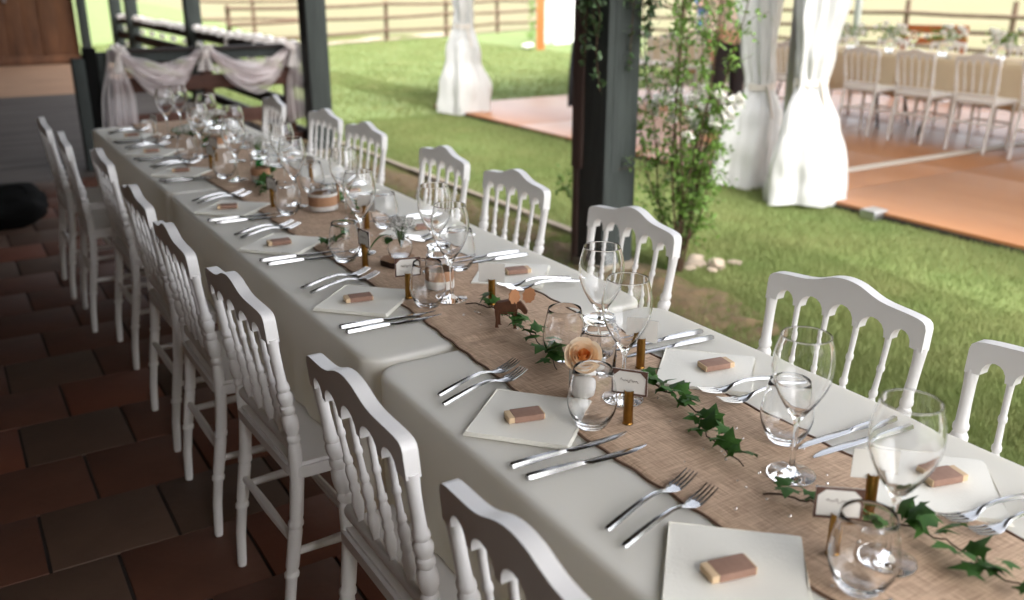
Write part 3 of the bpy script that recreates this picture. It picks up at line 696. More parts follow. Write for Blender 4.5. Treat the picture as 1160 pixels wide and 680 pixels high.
# ivy leaves
IV = [(0, 0), (.18, -.30), (.05, -.52), (.36, -.40), (.52, -.46), (.50, -.22), (1.0, 0), (.50, .22), (.52, .46), (.36, .40), (.05, .52), (.18, .30)]
ib = B(); ib.add([(x*.03, y*.03, .004*math.sin(x*3)-.012*abs(y)*.5) for x, y in IV]+[(.012, 0, .004)], [(12, i, (i+1) % 12) for i in range(12)])
ivy_me = ib.data('leaf', m_ivy, smooth=True)
def garland(pts, label, n, seed, lmin=.95, lmax=1.65):
    t = thing('ivy_garland', label, 'ivy', (pts[0][0], pts[0][1], ZR), group='ivy trails on the runner'); r = random.Random(seed)
    o0 = Vector((pts[0][0], pts[0][1], 0)); P = [Vector((x, y, 0))-o0 for x, y in pts]
    path = []
    for i in range(len(P)-1):
        for q in range(8): path.append(P[i].lerp(P[i+1], q/8)+Vector((r.uniform(-.002, .002), r.uniform(-.002, .002), .004+.006*abs(math.sin(i*2.3+q*.5)))))
    path.append(P[-1]+Vector((0, 0, .004))); B().tube(path, [.0018-.0008*i/len(path) for i in range(len(path))], 6).obj('stem', m_stem, t)
    n = int(n*1.4)
    for k in range(n):
        q = path[min(len(path)-1, int((.08+.92*k/n)*len(path)))]
        o = link('leaf', ivy_me, t, q+Vector((r.uniform(-.016, .016), r.uniform(-.016, .016), r.uniform(.004, .018))))
        o.rotation_euler = (r.uniform(-.5, .5), r.uniform(-.6, .3), r.uniform(0, 6.28)); s_ = r.uniform(lmin, lmax); o.scale = (s_, s_, s_)
garland([(-.036, .195), (.0, .132), (-.002, .03), (-.02, -.06), (-.036, -.14), (-.072, -.235)], 'ivy trail under the little wooden moose', 19, 1)
garland([(.038, -.36), (.040, -.444), (.028, -.53), (-.02, -.60), (-.035, -.70)], 'ivy trail running past the second name cards', 22, 2)
garland([(-.07, -.775), (-.03, -.83), (-.012, -.905), (.03, -.94), (.05, -1.0), (.03, -1.06), (.06, -1.15)], 'ivy trail at the near end of the runner', 22, 3)
garland([(-.10, 1.60), (-.05, 1.72), (-.03, 1.76), (.03, 1.93), (.07, 2.1)], 'ivy trail by the green bottle', 20, 4)
garland([(-.15, .80), (-.11, .86), (-.05, .88)], 'short ivy sprig beside the fourth tumbler', 7, 5)
garland([(-.05, 2.55), (.05, 2.72), (.02, 2.95), (-.05, 3.1), (.03, 3.3)], 'ivy trail at the far end of the runner', 22, 6)
garland([(.08, 1.12), (.11, 1.3), (.10, 1.5)], 'ivy trail on the right of the burlap candle jar', 10, 7)
# rose in its jar
rj_ = thing('rose_jar', 'small white pot under the peach rose', 'jar', (-.094, -.350, ZR))
lathe_obj('pot', [(0, 0), (.019, 0), (.023, .004), (.025, .02), (.0245, .05), (.022, .062), (.0235, .068), (.021, .068), (.0195, .062), (.022, .05), (.0225, .02), (.019, .006), (0, .006)], mat('milk_glass', (.8, .79, .76), .25), rj_, 28)
rose = thing('peach_rose', 'full peach garden rose in the small white pot', 'flower', (-.094, -.350, ZR+.075))
def petal(sz, op, curl, wd):
    """cupped petal: op = how far it opens outward"""
    def f(u, v):
        a = (u-.5)*2; ang = v*1.75; r = sz*(.10+op*math.sin(ang)*.62); z = sz*(1-math.cos(ang))*.78
        half = wd*(math.sin(math.pi*(.10+.72*v))**.7); th = a*half
        rr = r+sz*curl*max(0, v-.6)**1.3*1.6
        return (rr*math.cos(th), rr*math.sin(th)*1.02, z-sz*curl*max(0, v-.75)*1.2-sz*.10*a*a*v+sz*.03*math.sin(a*5+v*7))
    b = B(); b.grid(f, 10, 9); return b
rr_ = random.Random(9)
for ring, (n, sz, op, curl, wd, m) in enumerate(((3, .023, .28, 0, 1.3, m_petalc), (4, .025, .50, .0, 1.1, m_petalc), (5, .026, .75, .05, .95, m_petal), (5, .027, 1.0, .10, .9, m_petal), (6, .028, 1.28, .18, .8, m_petal), (5, .029, 1.52, .34, .8, m_petal))):
    me = petal(sz, op, curl, wd).data('petal', m)
    for k in range(n):
        o = link('petal', me, rose, (0, 0, -.0016*ring)); o.rotation_euler = (rr_.uniform(-.06, .06), rr_.uniform(-.06, .06), 6.283*k/n+ring*.7+rr_.uniform(-.15, .15))
rose.rotation_euler = (R(34), R(-26), 0); rose.scale = (1.02, 1.02, 1.02)
# green bottle and white blooms
gb = thing('green_bottle', 'small green glass bottle standing on the runner', 'bottle', (.032, 2.03, ZR))
lathe_obj('bottle', [(0, 0), (.017, 0), (.0195, .003), (.0195, .045), (.016, .055), (.008, .068), (.0075, .09), (.0085, .093), (.0065, .093), (.006, .068), (.014, .053), (.0175, .044), (.0175, .006), (0, .004)], m_greeng, gb)
gyps((.032, 2.03, ZR+.092), 'white gypsophila standing in the green bottle', 200, .05, .06, 6)
gyps((.02, 2.62, ZR+.135), 'white blooms above the far preserve jar', 140, .05, .05, 8)
gyps((-.02, 3.0, ZR+.01), 'loose white blooms near the far end of the runner', 200, .07, .06, 10)
# crystals scattered on the runner
b = B(); rc = random.Random(4)
for k in range(90):
    q = rc.choice(((0, -.6), (0, .1), (0, .9), (0, -1.0), (-.03, -.75)))
    bm = bmesh.new(); bmesh.ops.create_icosphere(bm, subdivisions=1, radius=rc.uniform(.0015, .003)); b.bm(bm, T((q[0]+rc.gauss(0, .06), q[1]+rc.gauss(0, .12), ZR+.002)))
tag(b.obj('crystal_confetti', m_glass), 'tiny clear crystals scattered over the burlap runner', 'confetti', kind='stuff')
# wooden moose
mo = thing('wooden_moose', 'little cut-out wooden moose with pale antlers standing on the runner', 'ornament', (-.026, .022, ZR+.001), R(-42))
def cut(pts, th, name, m, M):
    bm = bmesh.new(); f = bm.faces.new([bm.verts.new((x, 0, z)) for x, z in pts]); ex = bmesh.ops.extrude_face_region(bm, geom=[f])
    for v in [q for q in ex['geom'] if isinstance(q, bmesh.types.BMVert)]: v.co.y += th
    B().bm(bm, M).obj(name, m, mo, smooth=False)
body = [(-.031, .036), (-.033, .047), (-.027, .057), (-.012, .060), (.006, .064), (.016, .063), (.022, .056), (.024, .046), (.018, .037), (.004, .033), (-.015, .032)]
for yy in (-.009, -.003, .003): cut([(x*(1-.06*abs(yy+.0015)/.003), z) for x, z in body], .0052, 'body_plate', m_moose, T((0, yy, 0)))
for x, yy in ((-.025, -.011), (-.023, .0075), (.016, -.011), (.014, .0075)):
    cut([(x-.004, .040), (x+.005, .040), (x+.003, .018), (x+.0036, .002), (x+.006, 0), (x-.003, 0), (x-.0015, .018)], .0034, 'leg', m_moose, T((0, yy, 0)))
cut([(.020, .060), (.027, .062), (.036, .052), (.043, .040), (.042, .034), (.036, .033), (.027, .043), (.019, .046)], .007, 'head', m_moose, T((0, -.0035, 0)))
ant = [(math.cos(R(a))*(.015 if k % 2 == 0 else .0125), math.sin(R(a))*(.019 if k % 2 == 0 else .0165)) for k, a in enumerate(range(-60, 301, 20))]
for s in (-1, 1): cut([(x, z) for x, z in ant], .0022, 'antler', m_antler, T((.030, 0, .073)) @ RZ(R(28)) @ T((s*.0165, 0, 0)) @ RZ(R(-14*s)) @ RY(R(14*s)))

# ------------------------------------------------------------------ greenery by the big post
rl = random.Random(31)
def rdir(r, zb=0): return Vector((r.gauss(0, 1), r.gauss(0, 1), r.gauss(0, 1)+zb)).normalized()
def twig_leaves(fb, pts, n, L_, r, spread=.02):
    for k in range(n):
        i = r.uniform(0, len(pts)-1.001); a = Vector(pts[int(i)]).lerp(Vector(pts[int(i)+1]), i-int(i))
        p = a+rdir(r)*spread*r.random(); d = rdir(r, -.1); s_ = r.uniform(.7, 1.25)
        leaf_blade(fb, p, d, rdir(r, 1.2), L_*s_, L_*.55*s_)
rb = thing('rose_bush', 'slender green rose bush with white blooms beside the thick post', 'bush', (2.24, 1.98, ZL))
st = B(); fo = B()
stems = []
for k in range(13):
    a = rl.uniform(0, 6.28); h = rl.uniform(.7, 1.75); sp_ = rl.uniform(.05, .36)*(h/1.5)**.5
    c_ = Vector((math.cos(a)*sp_, math.sin(a)*sp_, h)); pts = []
    for q in range(9):
        u = q/8; pts.append(Vector((c_.x*u**.9+.03*math.sin(u*7+k), c_.y*u**.9+.03*math.cos(u*6+k), h*u)))
    stems.append(pts); st.tube(pts, [.007*(1-.75*q/8) for q in range(9)], 5)
    for q in range(2, 9):
        for z in range(4):
            d = rdir(rl, .1)*rl.uniform(.07, .21); tw = [pts[q], pts[q]+d*.5+Vector((0, 0, .02)), pts[q]+d]; st.tube(tw, .0016, 3)
            twig_leaves(fo, tw, 12 if pts[q].z < 1.0 else 11, .034, rl, .035)
st.obj('stem', m_stem, rb); tag(fo.obj('foliage', m_leaf, rb, smooth=False), kind='stuff')
def bloom(sz, seed):
    b = B(); r = random.Random(seed)
    for k in range(22):
        d = rdir(r, .4); leaf_blade(b, d*sz*.15, d, rdir(r), sz*r.uniform(.7, 1.05), sz*.9, .8)
    return b.data('bloom', m_petalw)
bl = [bloom(.040, q) for q in range(3)]
for k, (x, y, z) in enumerate(((-.06, .12, .90), (-.02, .05, .94), (.04, .0, .90), (.10, -.03, .86), (.13, -.10, .92), (.02, -.02, .82), (.09, -.12, .80), (-.03, .07, .80), (.15, -.15, .84), (.17, -.08, .78), (-.08, .16, .84), (.0, .10, .86), (.06, -.06, .95), (.2, -.16, .90), (-.02, -.05, .72), (.12, .02, .76))):
    o = link('bloom', bl[k % 3], rb, (x, y, z-ZL)); o.rotation_euler = (rl.uniform(-1, 1), rl.uniform(-1, 1), rl.uniform(0, 6)); s_ = rl.uniform(.8, 1.35); o.scale = (s_, s_, s_)
cl = thing('climbing_plant', 'trailing climber hanging over the top of the thick dark post', 'climber', (1.95, 2.25, 1.3))
st = B(); fo = B()
for k in range(26):
    y = rl.uniform(-.13, .06); face = rl.random()
    if face < .5: p0 = Vector((-.125, y, rl.uniform(.0, .75)))
    else: p0 = Vector((rl.uniform(-.12, .14), -.16, rl.uniform(.05, .75)))
    ln = rl.uniform(.18, .5); dx = rl.uniform(-.05, .05); pts = [p0+Vector((-.02*math.sin(u*4)*(face < .5)-.03*u*(face < .5), dx*u-.02*u*(face >= .5), -ln*u)) for u in (0, .25, .5, .75, 1)]
    st.tube(pts, .0022, 4); twig_leaves(fo, pts, 26, .040, rl, .035)
for k in range(9):
    p0 = Vector((.0, -.14, rl.uniform(.05, .5))); e_ = Vector((rl.uniform(.15, .5), rl.uniform(-.35, -.1), rl.uniform(-.25, .25)))
    pts = [p0+e_*u+Vector((0, 0, .08*math.sin(u*3))) for u in (0, .25, .5, .75, 1)]; st.tube(pts, .002, 4); twig_leaves(fo, pts, 22, .030, rl, .05)
st.obj('vine', m_stem, cl); tag(fo.obj('foliage', m_dleaf, cl, smooth=False), kind='stuff')
tw = thing('leafy_shoot', 'light green leafy shoot poking out left of the thick post', 'plant', (1.98, 2.42, .0))
st = B(); fo = B()
for k in range(5):
    e_ = Vector((rl.uniform(-.02, .10), rl.uniform(.14, .42), rl.uniform(.28, .52))); pts = [Vector((0, .06, -.02)), Vector((0, .09, .2)), e_*.75+Vector((0, .02, .03)), e_]
    st.tube(pts, .0022, 4); twig_leaves(fo, pts[2:], 26, .032, rl, .07)
st.obj('stem', m_stem, tw); tag(fo.obj('foliage', m_leaf, tw, smooth=False), kind='stuff')
sd_ = ['broad pale stone at the foot of the rose bush', 'tallest pale stone by the rose bush', 'pale stone on the right of the little pile by the rose bush', 'small stone nearest the rose stems', 'stone at the back of the pile by the rose bush', 'smallest stone in front of the rose bush pile', 'stone set apart on the lawn side of the rose bush']
for k, (x, y, s_) in enumerate(((2.42, 2.02, .055), (2.49, 1.93, .05), (2.55, 1.99, .04), (2.34, 1.98, .03), (2.50, 2.10, .045), (2.42, 1.89, .028), (2.62, 1.92, .034))):
    o = lump(s_*1.35, s_, s_*(.75 if k == 1 else .5), k*3.3).obj('stone', m_stone, None, (x, y, ZL+.012), k*.9)
    tag(o, sd_[k], 'stone', 'stones by the rose bush')

# ------------------------------------------------------------------ grass
def blades(name, regions, hmin, hmax, wd, m, seed):
    g = np.random.default_rng(seed); P = []
    for x0, x1, y0, y1, n in regions: P.append(np.stack([g.uniform(x0, x1, n), g.uniform(y0, y1, n)], 1))
    P = np.concatenate(P); n = len(P)
    a = g.uniform(0, 6.283, n); h = g.uniform(hmin, hmax, n)*(1+.35*np.sin(P[:, 0]*3.1+1)*np.sin(P[:, 1]*2.3)); ln = g.uniform(.0, .8, n); b_ = g.uniform(0, 6.283, n)
    V = np.zeros((n, 3, 3)); dx, dy = np.cos(a)*wd/2, np.sin(a)*wd/2
    V[:, 0] = np.stack([P[:, 0]-dx, P[:, 1]-dy, np.full(n, ZL)], 1); V[:, 1] = np.stack([P[:, 0]+dx, P[:, 1]+dy, np.full(n, ZL)], 1)
    V[:, 2] = np.stack([P[:, 0]+np.cos(b_)*h*ln, P[:, 1]+np.sin(b_)*h*ln, ZL+h], 1)
    me = bpy.data.meshes.new(name); me.vertices.add(n*3); me.vertices.foreach_set('co', V.reshape(-1)); me.loops.add(n*3); me.loops.foreach_set('vertex_index', np.arange(n*3, dtype=np.int32))
    me.polygons.add(n); me.polygons.foreach_set('loop_start', np.arange(0, n*3, 3, dtype=np.int32)); me.update(calc_edges=True); me.materials.append(m)
    o = link(name, me); return o
m_grass = mat('grass_blade', (.135, .20, .055), .75, var=(.245, .25, .10), vscale=1.4, vmix=.5, translucent=.3, detail=9)
tag(blades('lawn_grass', [(2.2, 4.2, -2.5, 8.2, 150000), (1.98, 3.2, -1.2, 2.4, 45000), (1.75, 2.2, -1.5, 1.2, 24000), (1.76, 2.3, 1.1, 2.9, 11000), (1.76, 2.2, 2.7, 8, 26000)], .018, .045, .005, m_grass, 1), 'short trodden lawn grass between the terrace and the marquee', 'grass', kind='stuff')
tag(blades('meadow_grass', [(2.0, 11, 8.2, 24, 70000), (4.2, 5, 8.2, 14, 10000)], .02, .05, .02, m_grass, 2), 'mown grass stretching back to the rail fence', 'grass', kind='stuff')

# ------------------------------------------------------------------ marquee
mf = B().box(4.19, 11.2, -3.2, 8.72, ZL-.01, ZL+.03).obj('marquee_floor', m_grout); tag(mf, kind='structure')
ZF = ZL+.05
for i in range(4):
    for k in range(6):
        x0, x1 = 4.2+i*1.75, 4.2+(i+1)*1.75; y0, y1 = -3.19+k*1.985, -3.19+(k+1)*1.985
        B().box(x0+.003, x1-.003, y0+.003, y1-.003, ZL+.02, ZF, b=.003).obj('floor_panel', m_floor, mf)
tag(B().box(4.75, 10.5, 3.16, 3.25, ZF+.001, ZF+.02, b=.006).obj('cable_cover', m_strip), 'pale cable cover strip lying across the marquee floor', 'cable cover')
tag(B().box(4.10, 4.24, 2.14, 2.26, ZL+.0, ZF+.018, b=.008).obj('floor_bracket', m_alu), 'small grey metal bracket at the edge of the marquee floor', 'bracket')
tn = thing('marquee', 'white marquee with tied-back corner curtains', 'tent', (4.2, 3.0, 0))
b = B(); b.add([(-.15, -6.4, 2.45), (-.15, 5.9, 2.45), (3.4, 5.9, 3.7), (3.4, -6.4, 3.7), (7.1, -6.4, 2.45), (7.1, 5.9, 2.45)], [(0, 1, 2, 3), (3, 2, 5, 4)]); b.obj('roof', m_tent, tn)
B().box(-.17, -.15, -6.4, 5.9, 2.2, 2.46).obj('valance', m_tent, tn)
for x, y in ((.03, .05), (.15, 5.05), (.03, -5.2), (6.95, 5.05), (6.95, .05), (6.95, -5.2)):
    B().box(x-.04, x+.04, y-.04, y+.04, ZF, 2.45, b=.01).obj('pole', m_alu, tn)
def curtain(loc, prof, seed, label, ztie, rot=0, ax=1.0, ay=.62, ties=True):
    """prof: (z, halfwidth, xoff)"""
    t = thing('tied_curtain', label, 'curtain', loc, rot)
    zs = [p[0] for p in prof]
    def ev(z):
        for i in range(len(prof)-1):
            if prof[i][0] <= z <= prof[i+1][0]:
                u = (z-prof[i][0])/(prof[i+1][0]-prof[i][0]); u = u*u*(3-2*u); return [prof[i][k]+(prof[i+1][k]-prof[i][k])*u for k in (1, 2)]
        return prof[-1][1:]
    def f(u, v):
        z = v*zs[-1]; hw, xo = ev(z); th = u*6.28318
        tight = math.exp(-((z-ztie)/.10)**2)
        fold = 1+.10*math.sin(5*th+seed+.9*math.sin(z*2.3+seed))+(.03+.07*tight+.05*(z > ztie))*math.sin(11*th+seed*2+z*.8)+.05*math.sin(2*th-z*2+seed)
        crease = .042*noise.noise((math.cos(th)*1.6+seed, math.sin(th)*1.6, z*3))+.026*abs(noise.noise((math.cos(th)*3.0+seed, math.sin(th)*3.0, z*6)))
        r = hw*fold+crease*(1-tight)
        return (xo+r*ax*math.cos(th), r*ay*math.sin(th), z+.012*math.sin(3*th+seed)*(1-v))
    b = B(); b.grid(f, 150, 60, closed=True); fab = b.obj('fabric', m_tent, t, sharp=70)
    hw, xo = ev(ztie); b = B(); b.grid(lambda u, v: (xo+(hw*1.12)*ax*math.cos(u*6.2832), (hw*1.16)*ay*math.sin(u*6.2832), ztie-.025+.05*v+.015*math.sin(u*6.28)), 40, 4, closed=True)
    b.tube([(xo+hw*.4, -hw*ay*1.2, ztie), (xo+hw*.6, -hw*ay*1.5, ztie-.10), (xo+hw*.9, -hw*ay*1.4, ztie-.24)], .012, 6); b.obj('tie', m_ribbon, fab); return t
RZC = -YAW
curtain((4.075, 2.73, ZL+.025), [(0, .265, .0), (.25, .25, .01), (.52, .205, .0), (.82, .10, -.02), (1.05, .13, -.01), (1.4, .17, .01), (2.4, .32, .08)], 1.0, 'white curtain tied back right of the marquee pole', .84, RZC)
curtain((4.13, 3.40, ZL+.025), [(0, .26, .02), (.25, .24, .03), (.5, .185, .07), (.74, .10, .09), (1.0, .12, .06), (1.4, .15, .03), (2.4, .26, -.02)], 2.7, 'white curtain tied back left of the marquee pole', .75, RZC)
curtain((4.30, 8.09, ZL+.025), [(0, .30, .0), (.3, .285, .0), (.62, .19, -.02), (1.02, .10, .0), (1.3, .115, .0), (2.4, .25, .0)], 4.1, 'tied white curtain at the far corner of the marquee', 1.0, RZC)
# second, distant white drape with base bar and wooden arch
curtain((12.75, 18.3, ZL), [(0, .5, .0), (.7, .42, .0), (1.4, .3, .0), (2.4, .5, 0)], 5.2, 'far white curtain behind the thick post', 1.4, RZC)
ga = thing('wooden_arch', 'orange timber garden arch post with flowers at its foot', 'arch', (11.05, 16.7, ZL), RZC)
B().box(-.09, .09, -.09, .09, 0, 2.4, b=.01).obj('post', m_orange, ga); B().box(2.0, 2.18, -.09, .09, 0, 2.4, b=.01).obj('post', m_orange, ga)
B().box(-.3, 2.48, -.08, .08, 2.4, 2.55, b=.01).obj('beam', m_orange, ga)
fo = B(); r2 = random.Random(3)
for k in range(160): leaf_blade(fo, Vector((-.2+r2.gauss(0, .05), r2.gauss(0, .06)-.1, r2.uniform(.2, 2.3))), rdir(r2), rdir(r2, 1), .09, .05)
tag(fo.obj('foliage', m_leaf, ga, smooth=False), kind='stuff')
for k in range(6): lump(.06, .06, .05, k).obj('bloom', m_petalw, ga, (-.3+r2.gauss(0, .08), -.15+r2.gauss(0, .05), .06+r2.uniform(0, .08)))
# marquee tables
for i, (y0, y1) in enumerate(((.42, 2.37), (2.40, 4.32), (4.36, 6.28), (6.32, 8.2))):
    nm = ('near right', 'second', 'third', 'far left')[i]
    t = thing('banquet_table', f'{nm} cloth-covered table of the row inside the marquee', 'table', (7.55, (y0+y1)/2, ZF), group='tables in the marquee'); h = (y1-y0)/2
    B().box(-.37, .37, -h+.01, h-.01, .72, .75, b=.006).obj('tabletop', m_board, t)
    for sy in (-1, 1):
        for sx in (-1, 1): B().tube([(sx*.25, sy*(h-.22), .0), (sx*.22, sy*(h-.30), .35), (sx*.25, sy*(h-.26), .72)], .014, 6).obj('leg', m_black, t)
    b = B(); per = []
    for (xa, ya, xb, yb, n) in ((.38, -h, .38, h, 60), (.38, h, -.38, h, 24), (-.38, h, -.38, -h, 60), (-.38, -h, .38, -h, 24)):
        for q in range(n): per.append((xa+(xb-xa)*q/n, ya+(yb-ya)*q/n))
    N = len(per); vs2 = []; zs = [.757, .754, .70, .6, .5, .38]
    for k, z in enumerate(zs):
        for q, (x, y) in enumerate(per):
            fl = (0 if k < 2 else 1)*(.006+.028*(k/5)*(.5+.5*math.sin(q*.42+1.3*math.sin(q*.13)+i*2))); L_ = math.hypot(x, 0)
            ox = math.copysign(fl, x) if abs(x) > .379 else 0; oy = math.copysign(fl, y) if abs(y) > h-.001 else 0
            vs2.append((x*(.995 if k == 0 else 1)+ox, y*(.998 if k == 0 else 1)+oy*.3, z-(.03*math.sin(q*.21+i) if k == 5 else 0)))
    fs2 = [(k*N+q, k*N+(q+1) % N, (k+1)*N+(q+1) % N, (k+1)*N+q) for k in range(5) for q in range(N)]+[tuple(range(N))]
    b.add(vs2, fs2); o = b.obj('tablecloth', m_cream, None, (7.55, (y0+y1)/2, ZF), sharp=60)
    tag(o, f'beige cloth hanging from the {nm} table in the marquee', 'tablecloth', 'beige cloths in the marquee')
m_pinkch = m_white
for k, y in enumerate((1.45, 2.05, 2.64, 3.24, 3.86, 4.46, 5.4, 6.05, 6.65, 7.25, 7.85)):
    dup(ch0, (6.74, y, ZF), R((-3, 4, -2, 3, 0, 2)[k % 6]), f'white spindle-back chair at the camera side of the marquee tables, {ORD[k] if k < 10 else "last"} from the right', 'chairs in the marquee')
for k, y in enumerate((2.7, 3.35, 3.95, 4.6, 5.3, 6.0)):
    dup(ch0, (8.36, y, ZF), math.pi+R((2, -4, 3)[k % 3]), f'white spindle-back chair across the marquee tables, {ORD[k]} from the right', 'chairs across the marquee tables')
rv = random.Random(17)
for k, (x, y) in enumerate(((7.5, 5.2), (7.55, 4.75), (7.5, 4.1), (7.5, 3.5), (7.55, 3.0), (7.5, 2.4), (7.5, 6.6), (7.5, 7.4))):
    t = thing('table_bouquet', f'loose white and green bouquet on the marquee tables, {ORD[k]} of the row', 'bouquet', (x, y, ZF+.757), group='bouquets in the marquee')
    lathe_obj('vase', [(0, 0), (.035, 0), (.04, .01), (.04, .11), (.036, .12), (.034, .11), (.036, .012), (0, .006)], m_glass, t, 16)
    fo = B()
    for q in range(90): leaf_blade(fo, Vector((rv.gauss(0, .07), rv.gauss(0, .08), .13+rv.uniform(0, .12))), rdir(rv, .4), rdir(rv, 1), .05, .03)
    tag(fo.obj('foliage', m_leaf, t, smooth=False), kind='stuff')
    for q in range(11): lump(.028, .028, .024, q+k).obj('bloom', m_petalw, t, (rv.gauss(0, .08), rv.gauss(0, .09), .17+rv.uniform(0, .12)))
for k, y in enumerate((2.3, 2.75, 3.15, 3.45, 3.9, 4.3, 4.55, 4.95)):
    put('wine_glass', wine_me, (7.30, y, ZF+.757), 0, f'wine glass on the marquee tables, {ORD[k]} from the right', 'wine glass', 'wine glasses in the marquee')
# jacket on a chair
dup(ch0, (4.66, 6.16, ZF), R(8), 'white chair carrying the dark jacket behind the thick post', 'chairs in the marquee')
b = B()
def jk(u, v):
    a = (u-.5)*2; y = a*(.24+.03*v); z = .90-.05*abs(a)**2-.68*v
    return (-.045-.03*math.sin(math.pi*v)-.02*math.sin(u*17+v*3)*v+.07*abs(a)**3, y, z+.03*math.sin(u*9)*v)
b.grid(jk, 30, 16); b.grid(lambda u, v: (jk(u, v)[0]+.055-.02*v, jk(u, v)[1]*.97, jk(u, v)[2]+.004-.0*v), 30, 16)
b.grid(lambda u, v: (-.045+v*.055+.07*abs((u-.5)*2)**3, (u-.5)*.48, .90-.05*abs((u-.5)*2)**2+.012*math.sin(math.pi*v)), 30, 4)
jo = b.obj('hung_jacket', m_navy, None, (4.66, 6.16, ZF), R(8)); tag(jo, 'dark navy jacket hung over the chair behind the thick post', 'jacket')
# bench beyond the marquee
bn = thing('wooden_bench', 'brown wooden bench backrest seen beyond the marquee tables', 'bench', (10.3, 6.15, ZF), R(-60))
for z0, z1 in ((.66, .74), (.80, .90)): B().box(-.42, .42, .18, .21, z0, z1, b=.004).obj('back_slat', m_orange, bn)
B().box(-.42, .42, -.2, .18, .42, .46, b=.005).obj('seat', m_orange, bn)
for x in (-.38, .38):
    for y in (-.17, .165): B().box(x-.03, x+.03, y-.03, y+.03, 0, .9 if y > 0 else .42, b=.004).obj('leg', m_orange, bn)

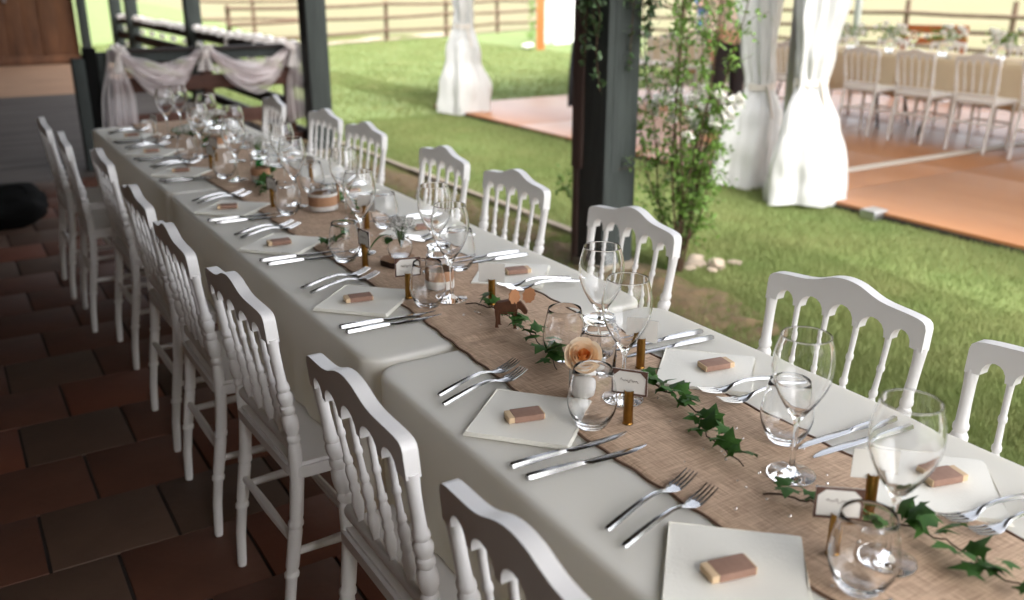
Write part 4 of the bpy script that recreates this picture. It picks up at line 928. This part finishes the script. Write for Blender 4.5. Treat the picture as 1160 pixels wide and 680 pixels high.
# ------------------------------------------------------------------ people
def skinned(name, V, E, rad, m, parent, root=0, lv=2):
    me = bpy.data.meshes.new(name); me.from_pydata(V, E, []); me.update(); o = bpy.data.objects.new(name+'_cage', me); C.objects.link(o)
    o.modifiers.new('skin', 'SKIN'); s2 = o.modifiers.new('sub', 'SUBSURF'); s2.levels = lv; s2.render_levels = lv
    for i, r in enumerate(rad):
        sv = me.skin_vertices[0].data[i]; sv.radius = r if isinstance(r, tuple) else (r, r); sv.use_root = (i == root)
    dg = bpy.context.evaluated_depsgraph_get(); dg.update(); nm = bpy.data.meshes.new_from_object(o.evaluated_get(dg)); bpy.data.objects.remove(o)
    nm.materials.clear(); nm.materials.append(m); nm.shade_smooth(); return link(name, nm, parent)
def person(loc, rz, label, m_top, m_leg, armswing=.0):
    t = thing('person', label, 'person', loc, rz)
    # faces +y
    V = [(0, 0, .93), (0, .0, 1.12), (0, -.01, 1.30), (0, -.01, 1.42), (0, 0, 1.50), (0, .015, 1.58), (0, .02, 1.67),
         (.09, 0, .86), (.10, .01, .48), (.10, -.01, .09), (.105, .10, .035), (-.09, 0, .86), (-.10, -.01, .48), (-.10, -.03, .09), (-.105, .08, .035),
         (.17, -.01, 1.37), (.215, -.02, 1.10), (.215, .05, .88), (.21, .07, .80), (.205, .085, .72), (-.17, -.01, 1.37), (-.215, -.02, 1.10), (-.215, .05, .88), (-.21, .07, .80), (-.205, .085, .72), (.175, .10, .79), (-.175, .10, .79)]
    E = [(0, 1), (1, 2), (2, 3), (3, 4), (4, 5), (5, 6), (0, 7), (7, 8), (8, 9), (9, 10), (0, 11), (11, 12), (12, 13), (13, 14), (3, 15), (15, 16), (16, 17), (17, 18), (18, 19), (3, 20), (20, 21), (21, 22), (22, 23), (23, 24), (18, 25), (23, 26)]
    Rr = [(.15, .11), (.125, .09), (.145, .10), (.12, .08), (.048, .048), (.075, .088), (.07, .085), .085, .058, .036, (.04, .03), .085, .058, .036, (.04, .03), .055, .04, .03, (.022, .036), (.014, .03), .055, .04, .03, (.022, .036), (.014, .03), .011, .011]
    bod = skinned('body', V, E, Rr, m_skin, t)
    top = [0, 1, 2, 3, 15, 16, 17, 20, 21, 22]; ix = {v: i for i, v in enumerate(top)}
    skinned('blouse', [V[i] for i in top], [(ix[a], ix[b_]) for a, b_ in E if a in ix and b_ in ix], [((Rr[i][0]+.018, Rr[i][1]+.022) if isinstance(Rr[i], tuple) else Rr[i]+.016) for i in top], m_top, t)
    lg = [0, 7, 8, 9, 11, 12, 13]; ix = {v: i for i, v in enumerate(lg)}
    LV = [V[i] for i in lg]; LV[0] = (0, 0, .96)
    skinned('trousers', LV, [(ix[a], ix[b_]) for a, b_ in E if a in ix and b_ in ix], [((.158, .118) if i == 0 else (.11 if i in (7, 11) else (.085 if i in (8, 12) else .075))) for i in lg], m_leg, t)
    b = B(); bm = bmesh.new(); bmesh.ops.create_icosphere(bm, subdivisions=3, radius=1)
    for v in bm.verts:
        v.co = Vector((v.co.x*.088, v.co.y*.105-.02, v.co.z*.11+1.66)); 
        if v.co.y > .05 and v.co.z < 1.70: v.co.y = .045
        if v.co.z < 1.60: v.co.y = min(v.co.y, -.02)
    b.bm(bm).obj('hair', m_hair, t)
    b = B()
    for s in (-1, 1):
        bm = bmesh.new(); bmesh.ops.create_uvsphere(bm, u_segments=8, v_segments=6, radius=.010); b.bm(bm, T((s*.03, .098, 1.635)))
    b.obj('eyes', m_hair, bod); b = B(); b.add([(-.012, .10, 1.60), (.012, .10, 1.60), (0, .125, 1.602), (0, .102, 1.645)], [(0, 1, 2), (0, 2, 3), (1, 3, 2)]); b.obj('nose', m_skin, bod)
    for s in (-1, 1):
        b = B()
        for q in range(4): b.tube([(s*.205, .07+q*.012, .735), (s*.203, .076+q*.013, .70), (s*.198, .082+q*.013, .672-(.006 if q in (0, 3) else -.004))], [.008, .0075, .006], 6)
        b.obj('fingers', m_skin, bod)
    for s in (-1, 1): B().box(-.045, .045, -.07, .16, .0, .07, b=.03).obj('shoe', m_black, t, (s*.103, -.02 if s < 0 else 0, 0))
    return t
person((5.92, 5.42, ZF), R(152), 'person in a pale pink top and black trousers standing in the marquee', m_pink, m_trouser)
person((18.1, 18.9, ZL), R(120), 'person in blue clothes far behind the rose bush', m_jeans, m_jeans)

# ------------------------------------------------------------------ black bag on the floor
bg_ = thing('black_bag', 'slumped black bag lying on the tiled floor at the left edge', 'bag', (-.80, 4.92, 0))
bm = bmesh.new(); bmesh.ops.create_icosphere(bm, subdivisions=4, radius=1)
for v in bm.verts:
    d = 1+.22*noise.noise(v.co*1.6)+.07*noise.noise(v.co*5); v.co = Vector((v.co.x*.30*d, v.co.y*.20*d, max(-.0, .13+v.co.z*.14*d)))
B().bm(bm).obj('bag_body', m_black, bg_)
B().tube([(.05+.10*math.cos(a), -.12+.03*math.sin(a*2), .22+.055*math.sin(a)) for a in [q*.35 for q in range(10)]], .010, 6).obj('handle', m_black, bg_)

# ------------------------------------------------------------------ fences
def fence(p0, p1, n, rails, h, label):
    a, c = Vector((*p0, ZL)), Vector((*p1, ZL)); t = thing('rail_fence', label, 'fence', a); d = c-a; L_ = d.length; t.rotation_euler = (0, 0, math.atan2(d.y, d.x))
    for k in range(n+1): B().tube([(L_*k/n, 0, -.1), (L_*k/n+.01*math.sin(k), 0, h*.5), (L_*k/n, .02*math.sin(k*2), h)], [.06, .056, .05], 8).obj('post', m_fence, t)
    for z in rails:
        for k in range(n): B().tube([(L_*k/n-.1, -.07, z+.02*math.sin(k*3+z*9)), (L_*(k+.5)/n, -.06, z-.01), (L_*(k+1)/n+.1, -.07, z+.02*math.sin(k*3+3+z*9))], .042, 7).obj('rail', m_fence, t)
fence((4.6, 19.25), (16.3, 24.6), 5, (.27, .62, .93), 1.02, 'long three-rail timber fence at the back of the lawn')
fence((16.3, 24.5), (16.3, 4.1), 9, (.25, .56, .88), 1.15, 'timber rail fence behind the marquee')
fence((5.6, 27.0), (9.0, 26.0), 2, (.45, .95), 1.05, 'short two-rail fence beyond the tulle garland')
